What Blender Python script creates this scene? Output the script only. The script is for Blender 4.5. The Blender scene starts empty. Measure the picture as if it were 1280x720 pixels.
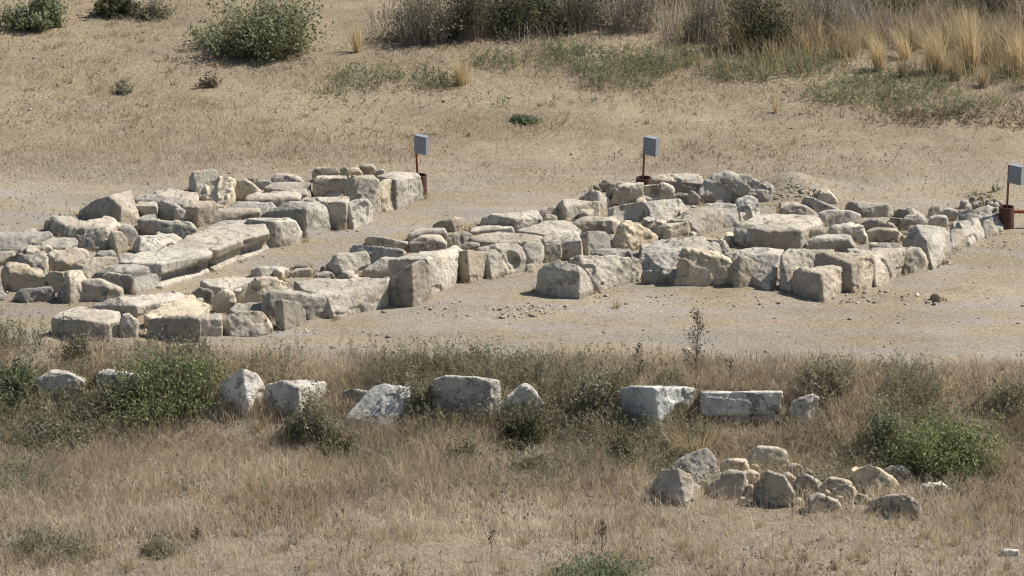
import bpy, bmesh, math, random
import numpy as np
from mathutils import Vector

random.seed(7)
rng = np.random.default_rng(11)
scene = bpy.context.scene
COL = scene.collection

# ------------------------------------------------------------------ camera
PHI = math.radians(16.0)
DIST = 70.0
FPX = 5600.0                       # focal length in pixels of a 1280 wide picture
CAM = np.array([0.0, -DIST * math.cos(PHI), DIST * math.sin(PHI)])
cd = bpy.data.cameras.new("camera")
cam = bpy.data.objects.new("camera", cd)
COL.objects.link(cam)
cam.location = CAM
cam.rotation_euler = (math.pi / 2 - PHI, 0, 0)
cd.sensor_width = 36.0
cd.lens = 36.0 * FPX / 1280.0
cd.clip_start = 0.5
cd.clip_end = 2000.0
scene.camera = cam


def rays(px, py):
    px = np.asarray(px, float); py = np.asarray(py, float)
    a = (px - 640.0) / FPX
    b = -(py - 360.0) / FPX
    return np.stack([a,
                     math.cos(PHI) + b * math.sin(PHI),
                     -math.sin(PHI) + b * math.cos(PHI)], -1)


def to_px(P):
    d = P - CAM
    f = d[..., 1] * math.cos(PHI) - d[..., 2] * math.sin(PHI)
    u = d[..., 1] * math.sin(PHI) + d[..., 2] * math.cos(PHI)
    return 640 + FPX * d[..., 0] / f, 360 - FPX * u / f


# ------------------------------------------------------------------ terrain
def sstep(t):
    t = np.clip(t, 0, 1)
    return t * t * (3 - 2 * t)


def bank_edge(x):
    return -3.75 - 0.075 * np.clip(x, -14, 14) + 0.16 * np.sin(0.7 * x + 1.0) + 0.09 * np.sin(1.9 * x)


BUMPS = [  # x, y, radius x, radius y, height: earth heaped at the stones
    (4.75, 6.1, 0.55, 0.45, 0.30), (6.2, -0.55, 0.55, 0.25, 0.10), (0.0, -1.0, 1.0, 0.25, 0.05),
    (7.2, -0.1, 0.5, 0.25, 0.10)]


def H(x, y):
    x = np.asarray(x, float); y = np.asarray(y, float)
    e = bank_edge(x)
    z = -0.85 * sstep((e - y) / 2.4)
    z = z - 0.03 * np.clip(-7.0 - y, 0, 40)
    yy = y - 9.5
    z = z + 0.10 * (np.sqrt(yy * yy + 4.0) + yy) * 0.5
    z = z - 0.10 * (np.sqrt(9.5 ** 2 + 4.0) - 9.5) * 0.5
    z = z + 0.03 * np.sin(0.55 * x + 0.4 * y) + 0.02 * np.sin(1.1 * y - 0.5 * x + 2)
    for bx, by, rx, ry, h in BUMPS:
        z = z + h * np.exp(-((x - bx) / rx) ** 2 - ((y - by) / ry) ** 2)
    return z


def ground(px, py):
    """first point of the terrain seen along the pixels' rays"""
    r = rays(px, py)
    lo = np.full(r.shape[:-1], 45.0); hi = np.full(r.shape[:-1], 160.0)
    for _ in range(26):
        m = 0.5 * (lo + hi)
        P = CAM + r * m[..., None]
        below = P[..., 2] < H(P[..., 0], P[..., 1])
        hi = np.where(below, m, hi); lo = np.where(below, lo, m)
    P = CAM + r * hi[..., None]
    P[..., 2] = H(P[..., 0], P[..., 1])
    return P


def lift(px, py, d):
    """point seen at (px,py) standing d pixels above its foot on the ground -> point, foot"""
    foot = ground(px, np.asarray(py, float) + d)
    r = rays(px, py)
    t = (foot[..., 1] - CAM[1]) / r[..., 1]
    return CAM + r * t[..., None], foot


# ------------------------------------------------------------------ noise
def _h(ix, iy, iz, s):
    h = (ix * 374761393 + iy * 668265263 + iz * 2147483647 + s * 1274126177) & 0xFFFFFFFF
    h = ((h ^ (h >> 13)) * 1274126177) & 0xFFFFFFFF
    h = ((h ^ (h >> 16)) * 2246822519) & 0xFFFFFFFF
    return ((h ^ (h >> 15)) & 0xFFFF) / 32767.5 - 1.0


def vnoise(P, seed=0):
    F = np.floor(P); f = P - F; i = F.astype(np.int64)
    f = f * f * f * (f * (f * 6 - 15) + 10)
    out = 0
    for dx in (0, 1):
        wx = f[:, 0] if dx else 1 - f[:, 0]
        for dy in (0, 1):
            wy = f[:, 1] if dy else 1 - f[:, 1]
            for dz in (0, 1):
                wz = f[:, 2] if dz else 1 - f[:, 2]
                out = out + wx * wy * wz * _h(i[:, 0] + dx, i[:, 1] + dy, i[:, 2] + dz, seed)
    return out


def noise2(x, y, seed=0):
    return vnoise(np.stack([x, y, np.zeros_like(x) + 0.37], -1), seed)


# ------------------------------------------------------------------ object helpers
def link(name, mesh, parent=None, loc=None):
    o = bpy.data.objects.new(name, mesh)
    COL.objects.link(o)
    if loc is not None:
        o.location = loc
    if parent is not None:
        o.parent = parent
    return o


def tag(o, label=None, cat=None, group=None, kind=None):
    if label: o["label"] = label
    if cat: o["category"] = cat
    if group: o["group"] = group
    if kind or label: o["kind"] = kind or "thing"
    return o


def mesh_from(name, V, T, mats, tint=None, smooth=False):
    """triangles or quads (T: n x 3 or n x 4) from arrays"""
    me = bpy.data.meshes.new(name)
    n, k = T.shape
    me.vertices.add(len(V)); me.vertices.foreach_set("co", np.ascontiguousarray(V, np.float32).ravel())
    me.loops.add(n * k); me.loops.foreach_set("vertex_index", np.ascontiguousarray(T, np.int32).ravel())
    me.polygons.add(n)
    me.polygons.foreach_set("loop_start", np.arange(0, n * k, k, dtype=np.int32))
    if smooth:
        me.polygons.foreach_set("use_smooth", np.ones(n, bool))
    me.update(calc_edges=True)
    for m in (mats if isinstance(mats, (list, tuple)) else [mats]):
        me.materials.append(m)
    if tint is not None:
        a = me.attributes.new("tint", "FLOAT", "POINT")
        a.data.foreach_set("value", np.ascontiguousarray(tint, np.float32))
    return me


# ------------------------------------------------------------------ materials
def new_mat(name):
    m = bpy.data.materials.new(name); m.use_nodes = True
    nt = m.node_tree; nt.nodes.clear()
    out = nt.nodes.new("ShaderNodeOutputMaterial")
    return m, nt, out


def N(nt, typ, **kw):
    n = nt.nodes.new(typ)
    for k, v in kw.items():
        setattr(n, k, v)
    return n


def ramp(nt, src, stops, interp="LINEAR"):
    r = N(nt, "ShaderNodeValToRGB"); cr = r.color_ramp; cr.interpolation = interp
    while len(cr.elements) > 1: cr.elements.remove(cr.elements[-1])
    cr.elements[0].position = stops[0][0]; cr.elements[0].color = (*stops[0][1], 1)
    for p, c in stops[1:]:
        e = cr.elements.new(p); e.color = (*c, 1)
    nt.links.new(src, r.inputs[0])
    return r.outputs[0]


def g3(v): return (v, v, v)


def noise_node(nt, vec, scale, detail=4, rough=0.55, dist=0.0):
    n = N(nt, "ShaderNodeTexNoise")
    n.inputs["Scale"].default_value = scale; n.inputs["Detail"].default_value = detail
    n.inputs["Roughness"].default_value = rough; n.inputs["Distortion"].default_value = dist
    nt.links.new(vec, n.inputs["Vector"])
    return n.outputs["Fac"]


def mixc(nt, fac, a, b, mode="MIX"):
    m = N(nt, "ShaderNodeMix", data_type="RGBA", blend_type=mode)
    for sock, v in ((m.inputs[0], fac), (m.inputs[6], a), (m.inputs[7], b)):
        if isinstance(v, (int, float)): sock.default_value = v
        elif isinstance(v, tuple): sock.default_value = (*v, 1)
        else: nt.links.new(v, sock)
    return m.outputs[2]


def math_node(nt, op, a, b=None):
    m = N(nt, "ShaderNodeMath", operation=op)
    for i, v in enumerate((a, b)):
        if v is None: continue
        if isinstance(v, (int, float)): m.inputs[i].default_value = v
        else: nt.links.new(v, m.inputs[i])
    return m.outputs[0]


def bump(nt, h, strength, dist, prev=None):
    b = N(nt, "ShaderNodeBump"); b.inputs["Strength"].default_value = strength
    b.inputs["Distance"].default_value = dist
    nt.links.new(h, b.inputs["Height"])
    if prev is not None: nt.links.new(prev, b.inputs["Normal"])
    return b.outputs[0]


def principled(nt, out, color, rough=0.95, normal=None, spec=0.15):
    p = N(nt, "ShaderNodeBsdfPrincipled")
    p.inputs["Roughness"].default_value = rough
    p.inputs["Specular IOR Level"].default_value = spec
    if isinstance(color, tuple): p.inputs["Base Color"].default_value = (*color, 1)
    else: nt.links.new(color, p.inputs["Base Color"])
    if normal is not None: nt.links.new(normal, p.inputs["Normal"])
    nt.links.new(p.outputs[0], out.inputs[0])
    return p


def stone_material(name, light, mid, dark, dark_at, vein, warm=1.0, islands=False):
    """weathered limestone or marble: bleached and grey zones, lichen specks, pits"""
    m, nt, out = new_mat(name)
    tc = N(nt, "ShaderNodeTexCoord"); oi = N(nt, "ShaderNodeObjectInfo")
    off = N(nt, "ShaderNodeVectorMath", operation="MULTIPLY_ADD")
    comb = N(nt, "ShaderNodeCombineXYZ")
    for k in range(3):
        nt.links.new(oi.outputs["Random"], comb.inputs[k])
    nt.links.new(comb.outputs[0], off.inputs[0]); off.inputs[1].default_value = (37, 61, 23)
    nt.links.new(tc.outputs["Object"], off.inputs[2])
    v = off.outputs[0]
    big = noise_node(nt, v, 1.4, 5, 0.6, 0.4)
    c = ramp(nt, big, [(0.40, mid), (0.56, light)])
    ochre = noise_node(nt, v, 3.1, 4, 0.6, 0.5)
    c = mixc(nt, math_node(nt, "MULTIPLY", ramp(nt, ochre, [(0.54, g3(0)), (0.66, g3(1))]), 0.35 * warm), c, (0.50, 0.40, 0.275))
    med = noise_node(nt, v, 5.5, 9, 0.72, 0.35)
    spots = ramp(nt, med, [(dark_at, g3(0)), (dark_at + 0.08, g3(1))])
    c = mixc(nt, math_node(nt, "MULTIPLY", spots, vein), c, dark)
    fine = noise_node(nt, v, 34.0, 5, 0.7)
    fleck = noise_node(nt, v, 15.0, 8, 0.75, 0.2)
    c = mixc(nt, math_node(nt, "MULTIPLY", ramp(nt, fleck, [(0.60, g3(0)), (0.645, g3(1))]), 0.55), c, (0.70, 0.67, 0.61))
    c = mixc(nt, math_node(nt, "MULTIPLY", ramp(nt, fleck, [(0.36, g3(1)), (0.41, g3(0))]), 0.65), c, dark)
    c = mixc(nt, 0.45, c, ramp(nt, fine, [(0.32, g3(0.5)), (0.66, g3(1.25))]), "MULTIPLY")
    # a few cracks
    wv = N(nt, "ShaderNodeVectorMath", operation="MULTIPLY_ADD")
    nn = N(nt, "ShaderNodeTexNoise"); nn.inputs["Scale"].default_value = 3.0; nn.inputs["Detail"].default_value = 5
    nt.links.new(v, nn.inputs["Vector"]); nt.links.new(nn.outputs["Color"], wv.inputs[0])
    wv.inputs[1].default_value = (0.5, 0.5, 0.5); nt.links.new(v, wv.inputs[2])
    ve = N(nt, "ShaderNodeTexVoronoi", feature="DISTANCE_TO_EDGE"); ve.inputs["Scale"].default_value = 1.5
    nt.links.new(wv.outputs[0], ve.inputs["Vector"])
    crack = math_node(nt, "MULTIPLY", ramp(nt, ve.outputs["Distance"], [(0.002, g3(1)), (0.011, g3(0))]), ramp(nt, big, [(0.53, g3(0)), (0.60, g3(1))]))
    c = mixc(nt, math_node(nt, "MULTIPLY", crack, 0.6), c, tuple(q * 0.6 for q in dark))
    tintc = oi.outputs["Color"]
    if islands:
        ge = N(nt, "ShaderNodeNewGeometry")
        tintc = mixc(nt, 1.0, tintc, ramp(nt, ge.outputs["Random Per Island"], [(0.0, g3(0.45)), (0.7, g3(0.95)), (1.0, g3(1.3))]), "MULTIPLY")
    c = mixc(nt, 1.0, c, tintc, "MULTIPLY")
    b1 = bump(nt, med, 0.6, 0.05)
    vo = N(nt, "ShaderNodeTexVoronoi"); vo.inputs["Scale"].default_value = 24.0
    nt.links.new(v, vo.inputs["Vector"])
    pit = ramp(nt, vo.outputs["Distance"], [(0.05, g3(0)), (0.35, g3(1))])
    b2 = bump(nt, pit, 0.15, 0.012, b1)
    b3 = bump(nt, fine, 0.7, 0.018, b2)
    b3 = bump(nt, math_node(nt, "SUBTRACT", 1.0, crack), 0.8, 0.03, b3)
    principled(nt, out, c, 0.93, b3, 0.12)
    return m


M_LIME = stone_material("weathered limestone", (0.55, 0.497, 0.42), (0.39, 0.353, 0.30), (0.15, 0.135, 0.115), 0.54, 0.72)
M_MARB = stone_material("weathered marble", (0.64, 0.60, 0.535), (0.36, 0.335, 0.295), (0.10, 0.097, 0.092), 0.53, 0.72, 0.3)


def leaf_material(name, stops, transl=0.48, rough=0.7):
    m, nt, out = new_mat(name)
    a = N(nt, "ShaderNodeAttribute", attribute_name="tint")
    c = ramp(nt, a.outputs["Fac"], stops)
    d = N(nt, "ShaderNodeBsdfPrincipled"); d.inputs["Roughness"].default_value = rough
    d.inputs["Specular IOR Level"].default_value = 0.2
    t = N(nt, "ShaderNodeBsdfTranslucent")
    nt.links.new(c, d.inputs["Base Color"]); nt.links.new(c, t.inputs["Color"])
    mx = N(nt, "ShaderNodeMixShader"); mx.inputs[0].default_value = transl
    nt.links.new(d.outputs[0], mx.inputs[1]); nt.links.new(t.outputs[0], mx.inputs[2])
    nt.links.new(mx.outputs[0], out.inputs[0])
    return m


M_DRY = leaf_material("dry meadow grass", [(0, (0.18, 0.145, 0.105)), (0.3, (0.42, 0.35, 0.255)), (0.7, (0.61, 0.52, 0.38)), (1, (0.78, 0.69, 0.54))])
M_RUST_GRASS = leaf_material("russet dry grass", [(0, (0.18, 0.14, 0.10)), (0.45, (0.40, 0.33, 0.235)), (0.8, (0.50, 0.40, 0.27)), (1, (0.66, 0.56, 0.41))])
M_STRAW = leaf_material("straw", [(0, (0.18, 0.135, 0.085)), (0.5, (0.395, 0.31, 0.185)), (1, (0.58, 0.485, 0.32))])
M_GOLD = leaf_material("golden tuft grass", [(0, (0.30, 0.22, 0.12)), (0.5, (0.58, 0.45, 0.25)), (1, (0.76, 0.64, 0.42))])
M_OLIVE = leaf_material("olive weeds", [(0, (0.11, 0.108, 0.062)), (0.45, (0.235, 0.225, 0.14)), (0.8, (0.34, 0.32, 0.21)), (1, (0.43, 0.39, 0.28))])
M_GREEN = leaf_material("green bush leaves", [(0, (0.085, 0.11, 0.04)), (0.5, (0.20, 0.235, 0.095)), (1, (0.42, 0.43, 0.22))])
M_GREYGREEN = leaf_material("grey green leaves", [(0, (0.10, 0.115, 0.055)), (0.5, (0.22, 0.235, 0.125)), (1, (0.42, 0.42, 0.27))])
M_TEAL = leaf_material("dusty green leaves", [(0, (0.075, 0.10, 0.05)), (0.5, (0.155, 0.195, 0.105)), (1, (0.28, 0.32, 0.19))])
M_DARKLEAF = leaf_material("dark thicket leaves", [(0, (0.045, 0.05, 0.025)), (0.5, (0.11, 0.115, 0.055)), (1, (0.24, 0.22, 0.12))])
M_TWIG = leaf_material("dry grey twigs", [(0, (0.14, 0.115, 0.09)), (0.5, (0.29, 0.24, 0.19)), (1, (0.48, 0.42, 0.35))], 0.05)
M_ORANGE = leaf_material("rust red dry grass", [(0, (0.17, 0.11, 0.07)), (0.5, (0.38, 0.25, 0.16)), (1, (0.60, 0.44, 0.30))])
M_BROWNTWIG = leaf_material("dry brown weeds", [(0, (0.09, 0.066, 0.048)), (0.5, (0.18, 0.135, 0.095)), (1, (0.30, 0.23, 0.16))], 0.1)
M_RED = leaf_material("reddish weeds", [(0, (0.11, 0.085, 0.06)), (0.5, (0.21, 0.16, 0.11)), (1, (0.32, 0.26, 0.17))])


def ground_material():
    m, nt, out = new_mat("dry field soil")
    geo = N(nt, "ShaderNodeNewGeometry")
    pos = geo.outputs["Position"]
    mp = N(nt, "ShaderNodeMapping"); mp.inputs["Scale"].default_value = (0.35, 1.0, 1.0)
    nt.links.new(pos, mp.inputs["Vector"])
    streak = noise_node(nt, mp.outputs[0], 1.3, 6, 0.62, 0.3)
    patch = noise_node(nt, pos, 0.45, 5, 0.6, 0.2)
    fine = noise_node(nt, pos, 16.0, 5, 0.7)
    mp2 = N(nt, "ShaderNodeMapping"); mp2.inputs["Scale"].default_value = (0.45, 1.0, 1.0)
    nt.links.new(pos, mp2.inputs["Vector"])
    grain = noise_node(nt, mp2.outputs[0], 42.0, 4, 0.75)
    sep = N(nt, "ShaderNodeSeparateXYZ"); nt.links.new(pos, sep.inputs[0])
    # trodden grey earth round the stones, straw covered field behind, brown earth on and below the bank
    soil = ramp(nt, fine, [(0.3, (0.25, 0.217, 0.175)), (0.7, (0.37, 0.327, 0.27))])
    straw = ramp(nt, fine, [(0.3, (0.225, 0.177, 0.11)), (0.7, (0.385, 0.312, 0.198))])
    brown = ramp(nt, fine, [(0.3, (0.17, 0.132, 0.095)), (0.7, (0.32, 0.255, 0.185))])
    sfac = ramp(nt, streak, [(0.44, g3(0)), (0.58, g3(1))])
    yb = N(nt, "ShaderNodeMapRange"); yb.inputs["From Min"].default_value = 5.0; yb.inputs["From Max"].default_value = 9.5
    nt.links.new(sep.outputs["Y"], yb.inputs["Value"])
    field = math_node(nt, "MULTIPLY", yb.outputs[0], 0.85)
    k = math_node(nt, "MAXIMUM", math_node(nt, "MULTIPLY", sfac, 0.75), field)
    c = mixc(nt, k, soil, straw)
    pf = ramp(nt, patch, [(0.42, g3(0)), (0.58, g3(1))])
    c = mixc(nt, math_node(nt, "MULTIPLY", math_node(nt, "MULTIPLY", pf, field), 0.75), c, brown)
    yl = N(nt, "ShaderNodeMapRange"); yl.inputs["From Min"].default_value = -4.0; yl.inputs["From Max"].default_value = -4.7
    nt.links.new(sep.outputs["Y"], yl.inputs["Value"])
    c = mixc(nt, math_node(nt, "MULTIPLY", yl.outputs[0], 0.8), c, brown)
    sw = noise_node(nt, mp.outputs[0], 0.55, 6, 0.65, 0.6)
    c = mixc(nt, 0.9, c, ramp(nt, sw, [(0.33, g3(0.80)), (0.52, g3(1.0)), (0.68, g3(1.16))]), "MULTIPLY")
    c = mixc(nt, 0.6, c, ramp(nt, grain, [(0.32, g3(0.6)), (0.7, g3(1.3))]), "MULTIPLY")
    b1 = bump(nt, fine, 0.8, 0.05)
    b2 = bump(nt, grain, 0.8, 0.02, b1)
    principled(nt, out, c, 0.97, b2, 0.08)
    return m


M_GROUND = ground_material()


def plain(name, col, rough, var=0.3, scale=30, metallic=0.0):
    m, nt, out = new_mat(name)
    tc = N(nt, "ShaderNodeTexCoord")
    n = noise_node(nt, tc.outputs["Object"], scale, 5, 0.65)
    c = mixc(nt, 1.0, tuple(col), ramp(nt, n, [(0.3, g3(1 - var)), (0.7, g3(1 + var))]), "MULTIPLY")
    p = principled(nt, out, c, rough, bump(nt, n, 0.2, 0.004), 0.3)
    p.inputs["Metallic"].default_value = metallic
    return m


M_RUST = plain("rusty steel", (0.27, 0.085, 0.042), 0.85, 0.35, 40)
M_RUSTDARK = plain("dark rusty steel", (0.085, 0.04, 0.03), 0.85, 0.4, 25)
M_ZINC = plain("grey sheet metal", (0.21, 0.225, 0.24), 0.6, 0.15, 25)
M_PEBBLE = stone_material("small limestone rubble", (0.50, 0.44, 0.35), (0.36, 0.31, 0.25), (0.16, 0.14, 0.12), 0.58, 0.6, 0.6, True)


# ------------------------------------------------------------------ terrain mesh
def axis(lo, hi, step, far, n):
    core = np.arange(lo, hi + 1e-6, step)
    g = np.geomspace(step, far, n)
    return np.concatenate([(lo - np.cumsum(g))[::-1], core, hi + np.cumsum(g)])


def make_ground():
    xs = axis(-11, 11, 0.065, 30, 34); ys = axis(-13.5, 25, 0.065, 30, 34)
    X, Y = np.meshgrid(xs, ys)
    x = X.ravel(); y = Y.ravel()
    z = H(x, y)
    near = (np.abs(x) < 13) & (y > -16) & (y < 28)
    e = bank_edge(x)
    amp = np.where(y < e + 0.3, 0.035, np.where(y > 8, 0.022, 0.013)) * near
    z = z + amp * (noise2(x * 1.7, y * 1.7, 1) + 0.6 * noise2(x * 5, y * 5, 2) + 0.4 * noise2(x * 13, y * 13, 3))
    nx, ny = len(xs), len(ys)
    i = np.arange(nx * ny).reshape(ny, nx)
    Q = np.stack([i[:-1, :-1], i[:-1, 1:], i[1:, 1:], i[1:, :-1]], -1).reshape(-1, 4)
    me = mesh_from("ground", np.stack([x, y, z], -1), Q, M_GROUND, smooth=True)
    tag(link("ground", me), kind="structure")


make_ground()
# ------------------------------------------------------------------ stones
CROPS = {"A": (0, 190, 4), "B": (220, 190, 4), "C": (0, 300, 4), "D": (260, 260, 4), "E": (480, 210, 4),
         "F": (640, 210, 4), "G": (800, 210, 4), "H": (960, 190, 4), "P": (0, 410, 2.998), "Q": (380, 410, 2.998),
         "R": (740, 440, 4), "T": (780, 540, 3.048)}
TINTS = {"c": (1.0, 0.98, 0.93), "g": (0.85, 0.835, 0.81), "y": (1.2, 1.13, 0.98), "w": (1.15, 1.15, 1.13),
         "d": (0.68, 0.67, 0.66), "n": (0.92, 0.88, 0.80)}
PENDING = []
FOOT = []
FIELD_FOOT = []


def hull_bm(pts):
    bm = bmesh.new()
    for p in pts: bm.verts.new(p)
    r = bmesh.ops.convex_hull(bm, input=bm.verts)
    junk = [v for v in bm.verts if not v.link_faces]
    bmesh.ops.delete(bm, geom=junk, context="VERTS")
    return bm


def chip(pts, n, lo, hi, rnd):
    for _ in range(n):
        P = np.array(pts); c = P.mean(0)
        top = P[P[:, 2] > np.median(P[:, 2])] if rnd.random() < 0.75 else P
        v = top[rnd.randrange(len(top))] if len(top) else P[rnd.randrange(len(P))]
        d = v - c; d = d / (np.linalg.norm(d) + 1e-9)
        d = d + np.array([rnd.gauss(0, 0.38) for _ in range(3)]); d = d / np.linalg.norm(d)
        if d[2] < -0.3: continue
        s = (P @ d); off = s.max() - rnd.uniform(lo, hi) * (s.max() - c @ d)
        bm = hull_bm(pts)
        bmesh.ops.bisect_plane(bm, geom=bm.verts[:] + bm.edges[:] + bm.faces[:], plane_co=Vector(d * off), plane_no=Vector(d), clear_outer=True)
        pts = [tuple(v.co) for v in bm.verts]; bm.free()
    return pts


KINDS = {  # chips, chip range, smoothing, displacement (0.5 m, 0.14 m, 0.05 m), worn edges
    "m": (0, (0.01, 0.02), 0, (0.005, 0.006, 0.004), 0),
    "b": (3, (0.01, 0.05), 0, (0.009, 0.010, 0.008), 0),
    "r": (8, (0.03, 0.13), 0, (0.018, 0.018, 0.010), 1),
    "q": (8, (0.06, 0.20), 0, (0.016, 0.020, 0.012), 1),
    "k": (8, (0.04, 0.14), 1, (0.034, 0.034, 0.016), 3)}


def S(name, label, crop, tint, kind, *hulls, mat=None, group=None, dents=(), sink=0.12, back=True, voxel=0.018, cat=None):
    """a stone from the places of its corners: each 'x,y,d' is a corner standing d above its foot on the ground"""
    ox, oy, sc = CROPS[crop]
    rnd = random.Random(label)
    k = KINDS[kind]
    allp = []
    bms = []
    ridge = None
    if not isinstance(hulls[0], str):
        ridge, hulls = hulls[0], hulls[1:]
    for hs in hulls:
        hang = hs.startswith("!"); hs = hs.lstrip("!")
        tri = np.array([[float(t) for t in w.split(",")] for w in hs.split()])
        px = ox + tri[:, 0] / sc; py = oy + tri[:, 1] / sc; d = tri[:, 2] / sc
        P, foot = lift(px, py, d)
        if ridge:   # left of its front corner the stone's face runs back, so it faces left
            rx = ox + ridge[0] / sc
            r = rays(px, py)
            back_by = np.where(px < rx, (rx - px) * ridge[1], (px - rx) * (ridge[2] if len(ridge) > 2 else 0.45)) * 0.0125
            back_by = back_by - back_by.max() * (0.6 if crop in 'PQR' else 0.5)
            P = P + r / r[:, 1:2] * back_by[:, None]
            foot = P.copy(); foot[:, 2] = np.minimum(H(P[:, 0], P[:, 1]), P[:, 2])
        low = foot.copy(); low[:, 2] -= sink
        pts = [tuple(p) for p in P] + [tuple(p) for p in low]
        if hang:
            pts = [tuple(p) for p in P] + [(p[0], p[1] + (0.55 if crop in 'PQR' else 0.22), p[2] - (0.17 if crop in 'PQR' else 0)) for p in P]
        A = np.array(pts)
        w = np.ptp(A[:, 0]); dep = np.ptp(A[:, 1])
        if back and not hang:
            need = min(0.5, 0.5 * w) - dep
            if need > 0.05:
                zmin = low[:, 2].min()
                for p in pts:
                    pts = pts + [(p[0] * 0.96 + 0.04 * A[:, 0].mean(), p[1] + need, zmin + (p[2] - zmin) * 0.93)]
        if crop == 'T':
            c0 = np.array(pts).mean(0); pts = [tuple(c0 + (np.array(p) - c0) * np.array([1.15, 1.12, 1.04])) for p in pts]
        pts = chip(pts, k[0], k[1][0], k[1][1], rnd)
        allp += pts
        bms.append(pts)
    A = np.array(allp)
    fb = bmesh.new()
    for p in A: fb.verts.new((p[0], p[1], 0)); fb.verts.new((p[0], p[1], 1))
    bmesh.ops.convex_hull(fb, input=fb.verts)
    ring = [v.co for v in fb.verts if v.link_faces and v.co.z < 0.5]
    c2 = A[:, :2].mean(0); ring = np.array(sorted([(v.x, v.y) for v in ring], key=lambda q: math.atan2(q[1] - c2[1], q[0] - c2[0]))); fb.free()
    FOOT.append(ring)
    if crop not in 'PQRT': FIELD_FOOT.append(ring)
    base = np.array([A[:, 0].mean(), A[:, 1].mean(), 0.0]); base[2] = float(H(base[0], base[1]))
    bm = bmesh.new()
    for pts in bms:
        h = hull_bm([tuple(np.array(p) - base) for p in pts])
        tmp = bpy.data.meshes.new("t"); h.to_mesh(tmp); h.free(); bm.from_mesh(tmp); bpy.data.meshes.remove(tmp)
    bmesh.ops.recalc_face_normals(bm, faces=bm.faces)
    me = bpy.data.meshes.new(name); bm.to_mesh(me); bm.free()
    o = link(name, me, loc=base)
    tag(o, label, cat or {"b": "stone block", "r": "boulder", "k": "rock", "q": "boulder", "m": "stone block"}[kind], group)
    md = o.modifiers.new("r", "REMESH"); md.mode = "VOXEL"; md.voxel_size = voxel
    t = TINTS[tint]; j = 1 + rnd.uniform(-0.18, 0.08); wm = rnd.uniform(-0.035, 0.03)
    o.color = (t[0] * j * (1 + wm), t[1] * j, t[2] * j * (1 - wm), 1)
    dd = []
    for (x, y, d, r, depth) in dents:
        P, _ = lift(np.array([ox + x / sc]), np.array([oy + y / sc]), np.array([d / sc]))
        dd.append((P[0] - base, r, depth))
    PENDING.append((o, k, mat or M_LIME, dd, rnd.randrange(10000)))
    return o


def laplace(V, E, it):
    n = len(V)
    deg = np.bincount(E.ravel(), minlength=n).clip(1)[:, None]
    for _ in range(it):
        S_ = np.empty_like(V)
        for c in range(3):
            S_[:, c] = np.bincount(E[:, 0], V[E[:, 1], c], n) + np.bincount(E[:, 1], V[E[:, 0], c], n)
        V = 0.4 * V + 0.6 * S_ / deg
    return V


def finish_stones():
    dg = bpy.context.evaluated_depsgraph_get()
    for o, k, mat, dents, seed in PENDING:
        ev = o.evaluated_get(dg); me = ev.to_mesh()
        n = len(me.vertices); V = np.empty(n * 3, np.float32); me.vertices.foreach_get("co", V)
        V = V.reshape(-1, 3).astype(float)
        E = np.empty(len(me.edges) * 2, np.int32); me.edges.foreach_get("vertices", E); E = E.reshape(-1, 2)
        polys = [tuple(p.vertices) for p in me.polygons]
        ev.to_mesh_clear()
        Q = np.array([p if len(p) == 4 else (p[0], p[1], p[2], p[2]) for p in polys], np.int32)
        V = laplace(V, E, k[2])
        worn = laplace(V, E, k[4])
        base = np.array(o.location)
        W = V + base
        w = np.clip(0.5 + 1.4 * vnoise(W * 2.6, seed), 0, 1)[:, None]
        V = V * (1 - w) + worn * w
        # vertex normals
        a, b, c, d = (V[Q[:, i]] for i in range(4))
        fn = np.cross(c - a, d - b)
        Nn = np.zeros_like(V)
        for i in range(4):
            for c_ in range(3):
                Nn[:, c_] += np.bincount(Q[:, i], fn[:, c_], len(V))
        Nn /= np.linalg.norm(Nn, axis=1, keepdims=True) + 1e-9
        sz = min(1.0, 0.3 + 0.7 * float(np.prod(np.ptp(V, axis=0))) ** (1 / 3) / 0.75)
        a1, a2, a3 = (q * sz for q in k[3])
        n1 = vnoise(W * 2.3, seed + 1); n2 = vnoise(W * 7.5, seed + 2); n3 = vnoise(W * 19.0, seed + 3)
        ridge = 1 - 2 * np.abs(vnoise(W * 4.5, seed + 5))
        disp = a1 * n1 + a2 * (n2 * 0.7 + ridge * 0.3) + a3 * n3
        # knocked off flakes: shallow flat steps where a slow noise passes a level
        fl = vnoise(W * 3.4 + 11, seed + 7)
        disp -= np.where(fl > 0.38, a2 * 1.9, 0)
        V = V + Nn * (disp + 0.008)[:, None]
        view = np.array([0, math.cos(PHI), -math.sin(PHI)])
        for p, r, depth in dents:
            q = np.linalg.norm(V - p, axis=1) / r
            V = V + view * (depth * np.clip(1 - q ** 3, 0, 1) * (q < 1))[:, None]
        name = o.data.name
        old = o.data
        o.modifiers.clear()
        me2 = bpy.data.meshes.new(name)
        faces = [p for p in polys]
        if all(len(p) == 4 for p in faces):
            me2 = mesh_from(name, V, Q, mat, smooth=False)
        else:
            me2.from_pydata([tuple(v) for v in V], [], faces); me2.materials.append(mat)
            me2.update()
        o.data = me2
        bpy.data.meshes.remove(old)
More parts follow.
